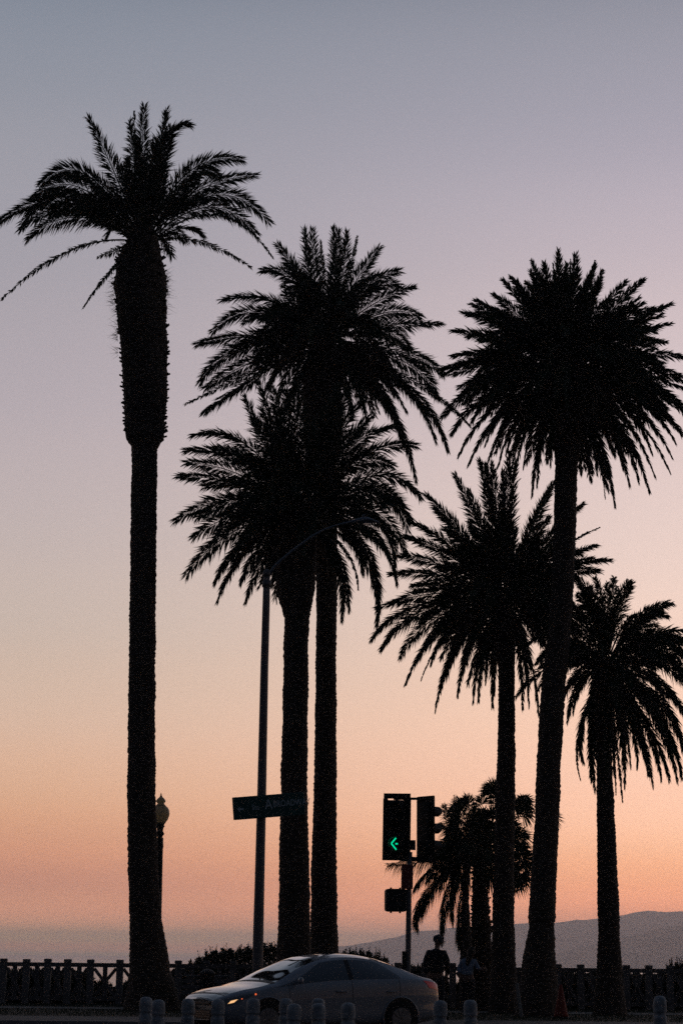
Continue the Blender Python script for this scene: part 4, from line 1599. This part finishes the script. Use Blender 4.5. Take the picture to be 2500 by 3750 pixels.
# interior seen as dark shapes: rear-view mirror and the sun visors
MB().box((.50, 0, 1.215), (.03, .22, .06)).build('rear_view_mirror', M['trim'], CAR, bevel=.01)
MB().box((.98, .1, 1.0), (.3, .02, .02)).build('wiper', M['trim'], CAR)
# place: the middle of the car in column 1130
CAR.location = (PX(1142, CY, .9), CY, 0)


# ------------------------------------------------------------------ bollards
def bollard_mesh(h, r=.098):
    mb = MB()
    pr = [(r * 1.02, 0), (r, .02), (r, h - .25), (r * .99, h - .245), (r * .88, h - .235), (r * .88, h - .20), (r * .99, h - .19), (r, h - .18), (r, h - .085),
          (r * .95, h - .05), (r * .8, h - .022), (r * .5, h - .006), (.002, h)]
    mb.lathe(pr, seg=22)
    return mb


bb_ = bollard_mesh(.73).mesh('bollard', M['boll'], True)
band = MB().lathe([(.0995, 0), (.0995, .06)], seg=22).mesh('reflective_band', M['stake'], True)
BL = [(534, 3650, 32.4, 'white bollard at the left palm, left one of the close pair beside the car'),
      (580, 3660, 31.6, 'white bollard nearest the left palm, on the right of its twin'),
      (685, 3656, 32.2, 'white bollard at the outermost corner of the car bonnet'),
      (797, 3658, 32.0, 'white bollard in front of the car grille'),
      (924, 3655, 32.2, 'white bollard just right of the lit headlamp'),
      (1045, 3655, 32.4, 'white bollard behind another, just right of the front wheel'),
      (1075, 3675, 29.6, 'white bollard overlapping the one behind it by the front wheel'),
      (1170, 3655, 32.4, 'white bollard rear of the pair in front of the car doors'),
      (1170.5, 3673, 29.8, 'white bollard front of the pair before the car doors'),
      (1275, 3671, 30.0, 'white bollard standing alone before the rear door of the car'),
      (1609, 3663, 31.4, 'white bollard touching the rear bumper of the car'),
      (1721, 3661, 31.6, 'white bollard standing clear behind the car, below the woman'),
      (2414, 3646, 32.6, 'lone white bollard below the right-hand fence')]
first = None
for (x, y, D, lab) in BL:
    p = P(x, y, D)
    o = thing('bollard', lab, 'bollard', (p.x, D, p.z - .73), random.uniform(0, 6), 'white bollards along the kerb')
    o.location.z = 0
    o.rotation_euler.x = R(random.uniform(-1.6, 1.6))
    o.rotation_euler.y = R(random.uniform(-1.6, 1.6))
    k = p.z / .73
    for nm, me in (('shaft', bb_),):
        q = bpy.data.objects.new(nm, me)
        COL.objects.link(q)
        q.parent = o
        q.scale = (1, 1, k)
    q = bpy.data.objects.new('reflective_band', band)
    COL.objects.link(q)
    q.parent = o
    q.location = (0, 0, .40)

# ------------------------------------------------------------------ grass
rnd = random.Random(5)
mb = MB()
for _ in range(26000):
    x = rnd.uniform(-9.5, 9.5)
    y = rnd.uniform(48.3, 60)
    if 54.4 < y < 56.4:
        continue
    h = rnd.uniform(.03, .09)
    a = rnd.uniform(0, PI)
    w = Vector((math.cos(a), math.sin(a), 0)) * .006
    b0 = Vector((x, y, GZ - .022))
    q = len(mb.v)
    mb.v += [b0 - w, b0 + w, b0 + Vector((rnd.uniform(-.03, .03), rnd.uniform(-.03, .03), h))]
    mb.f.append((q, q + 1, q + 2))
o = mb.build('grass', M['grass'])
o['kind'] = 'stuff'
tag(o, 'dark lawn grass under the palms', 'grass')

# ------------------------------------------------------------------ evening haze over the bay
hz = MB()
hz.box((0, 11450, (236 - 32) / 2), (19000, 29500, 268))
o = hz.build('haze', M['trim'])
o.data.materials.clear()
hm = bpy.data.materials.new('sea_haze')
hm.use_nodes = True
ht = hm.node_tree
ht.nodes.clear()
ho = ht.nodes.new('ShaderNodeOutputMaterial')
hp = ht.nodes.new('ShaderNodeVolumePrincipled')
hp.inputs['Color'].default_value = (.92, .93, 1.0, 1)
hp.inputs['Density'].default_value = 1.25e-4
hp.inputs['Anisotropy'].default_value = 0.7
ht.links.new(hp.outputs[0], ho.inputs['Volume'])
o.data.materials.append(hm)
o['kind'] = 'stuff'
tag(o, 'thin evening haze over the bay and hills', 'haze')
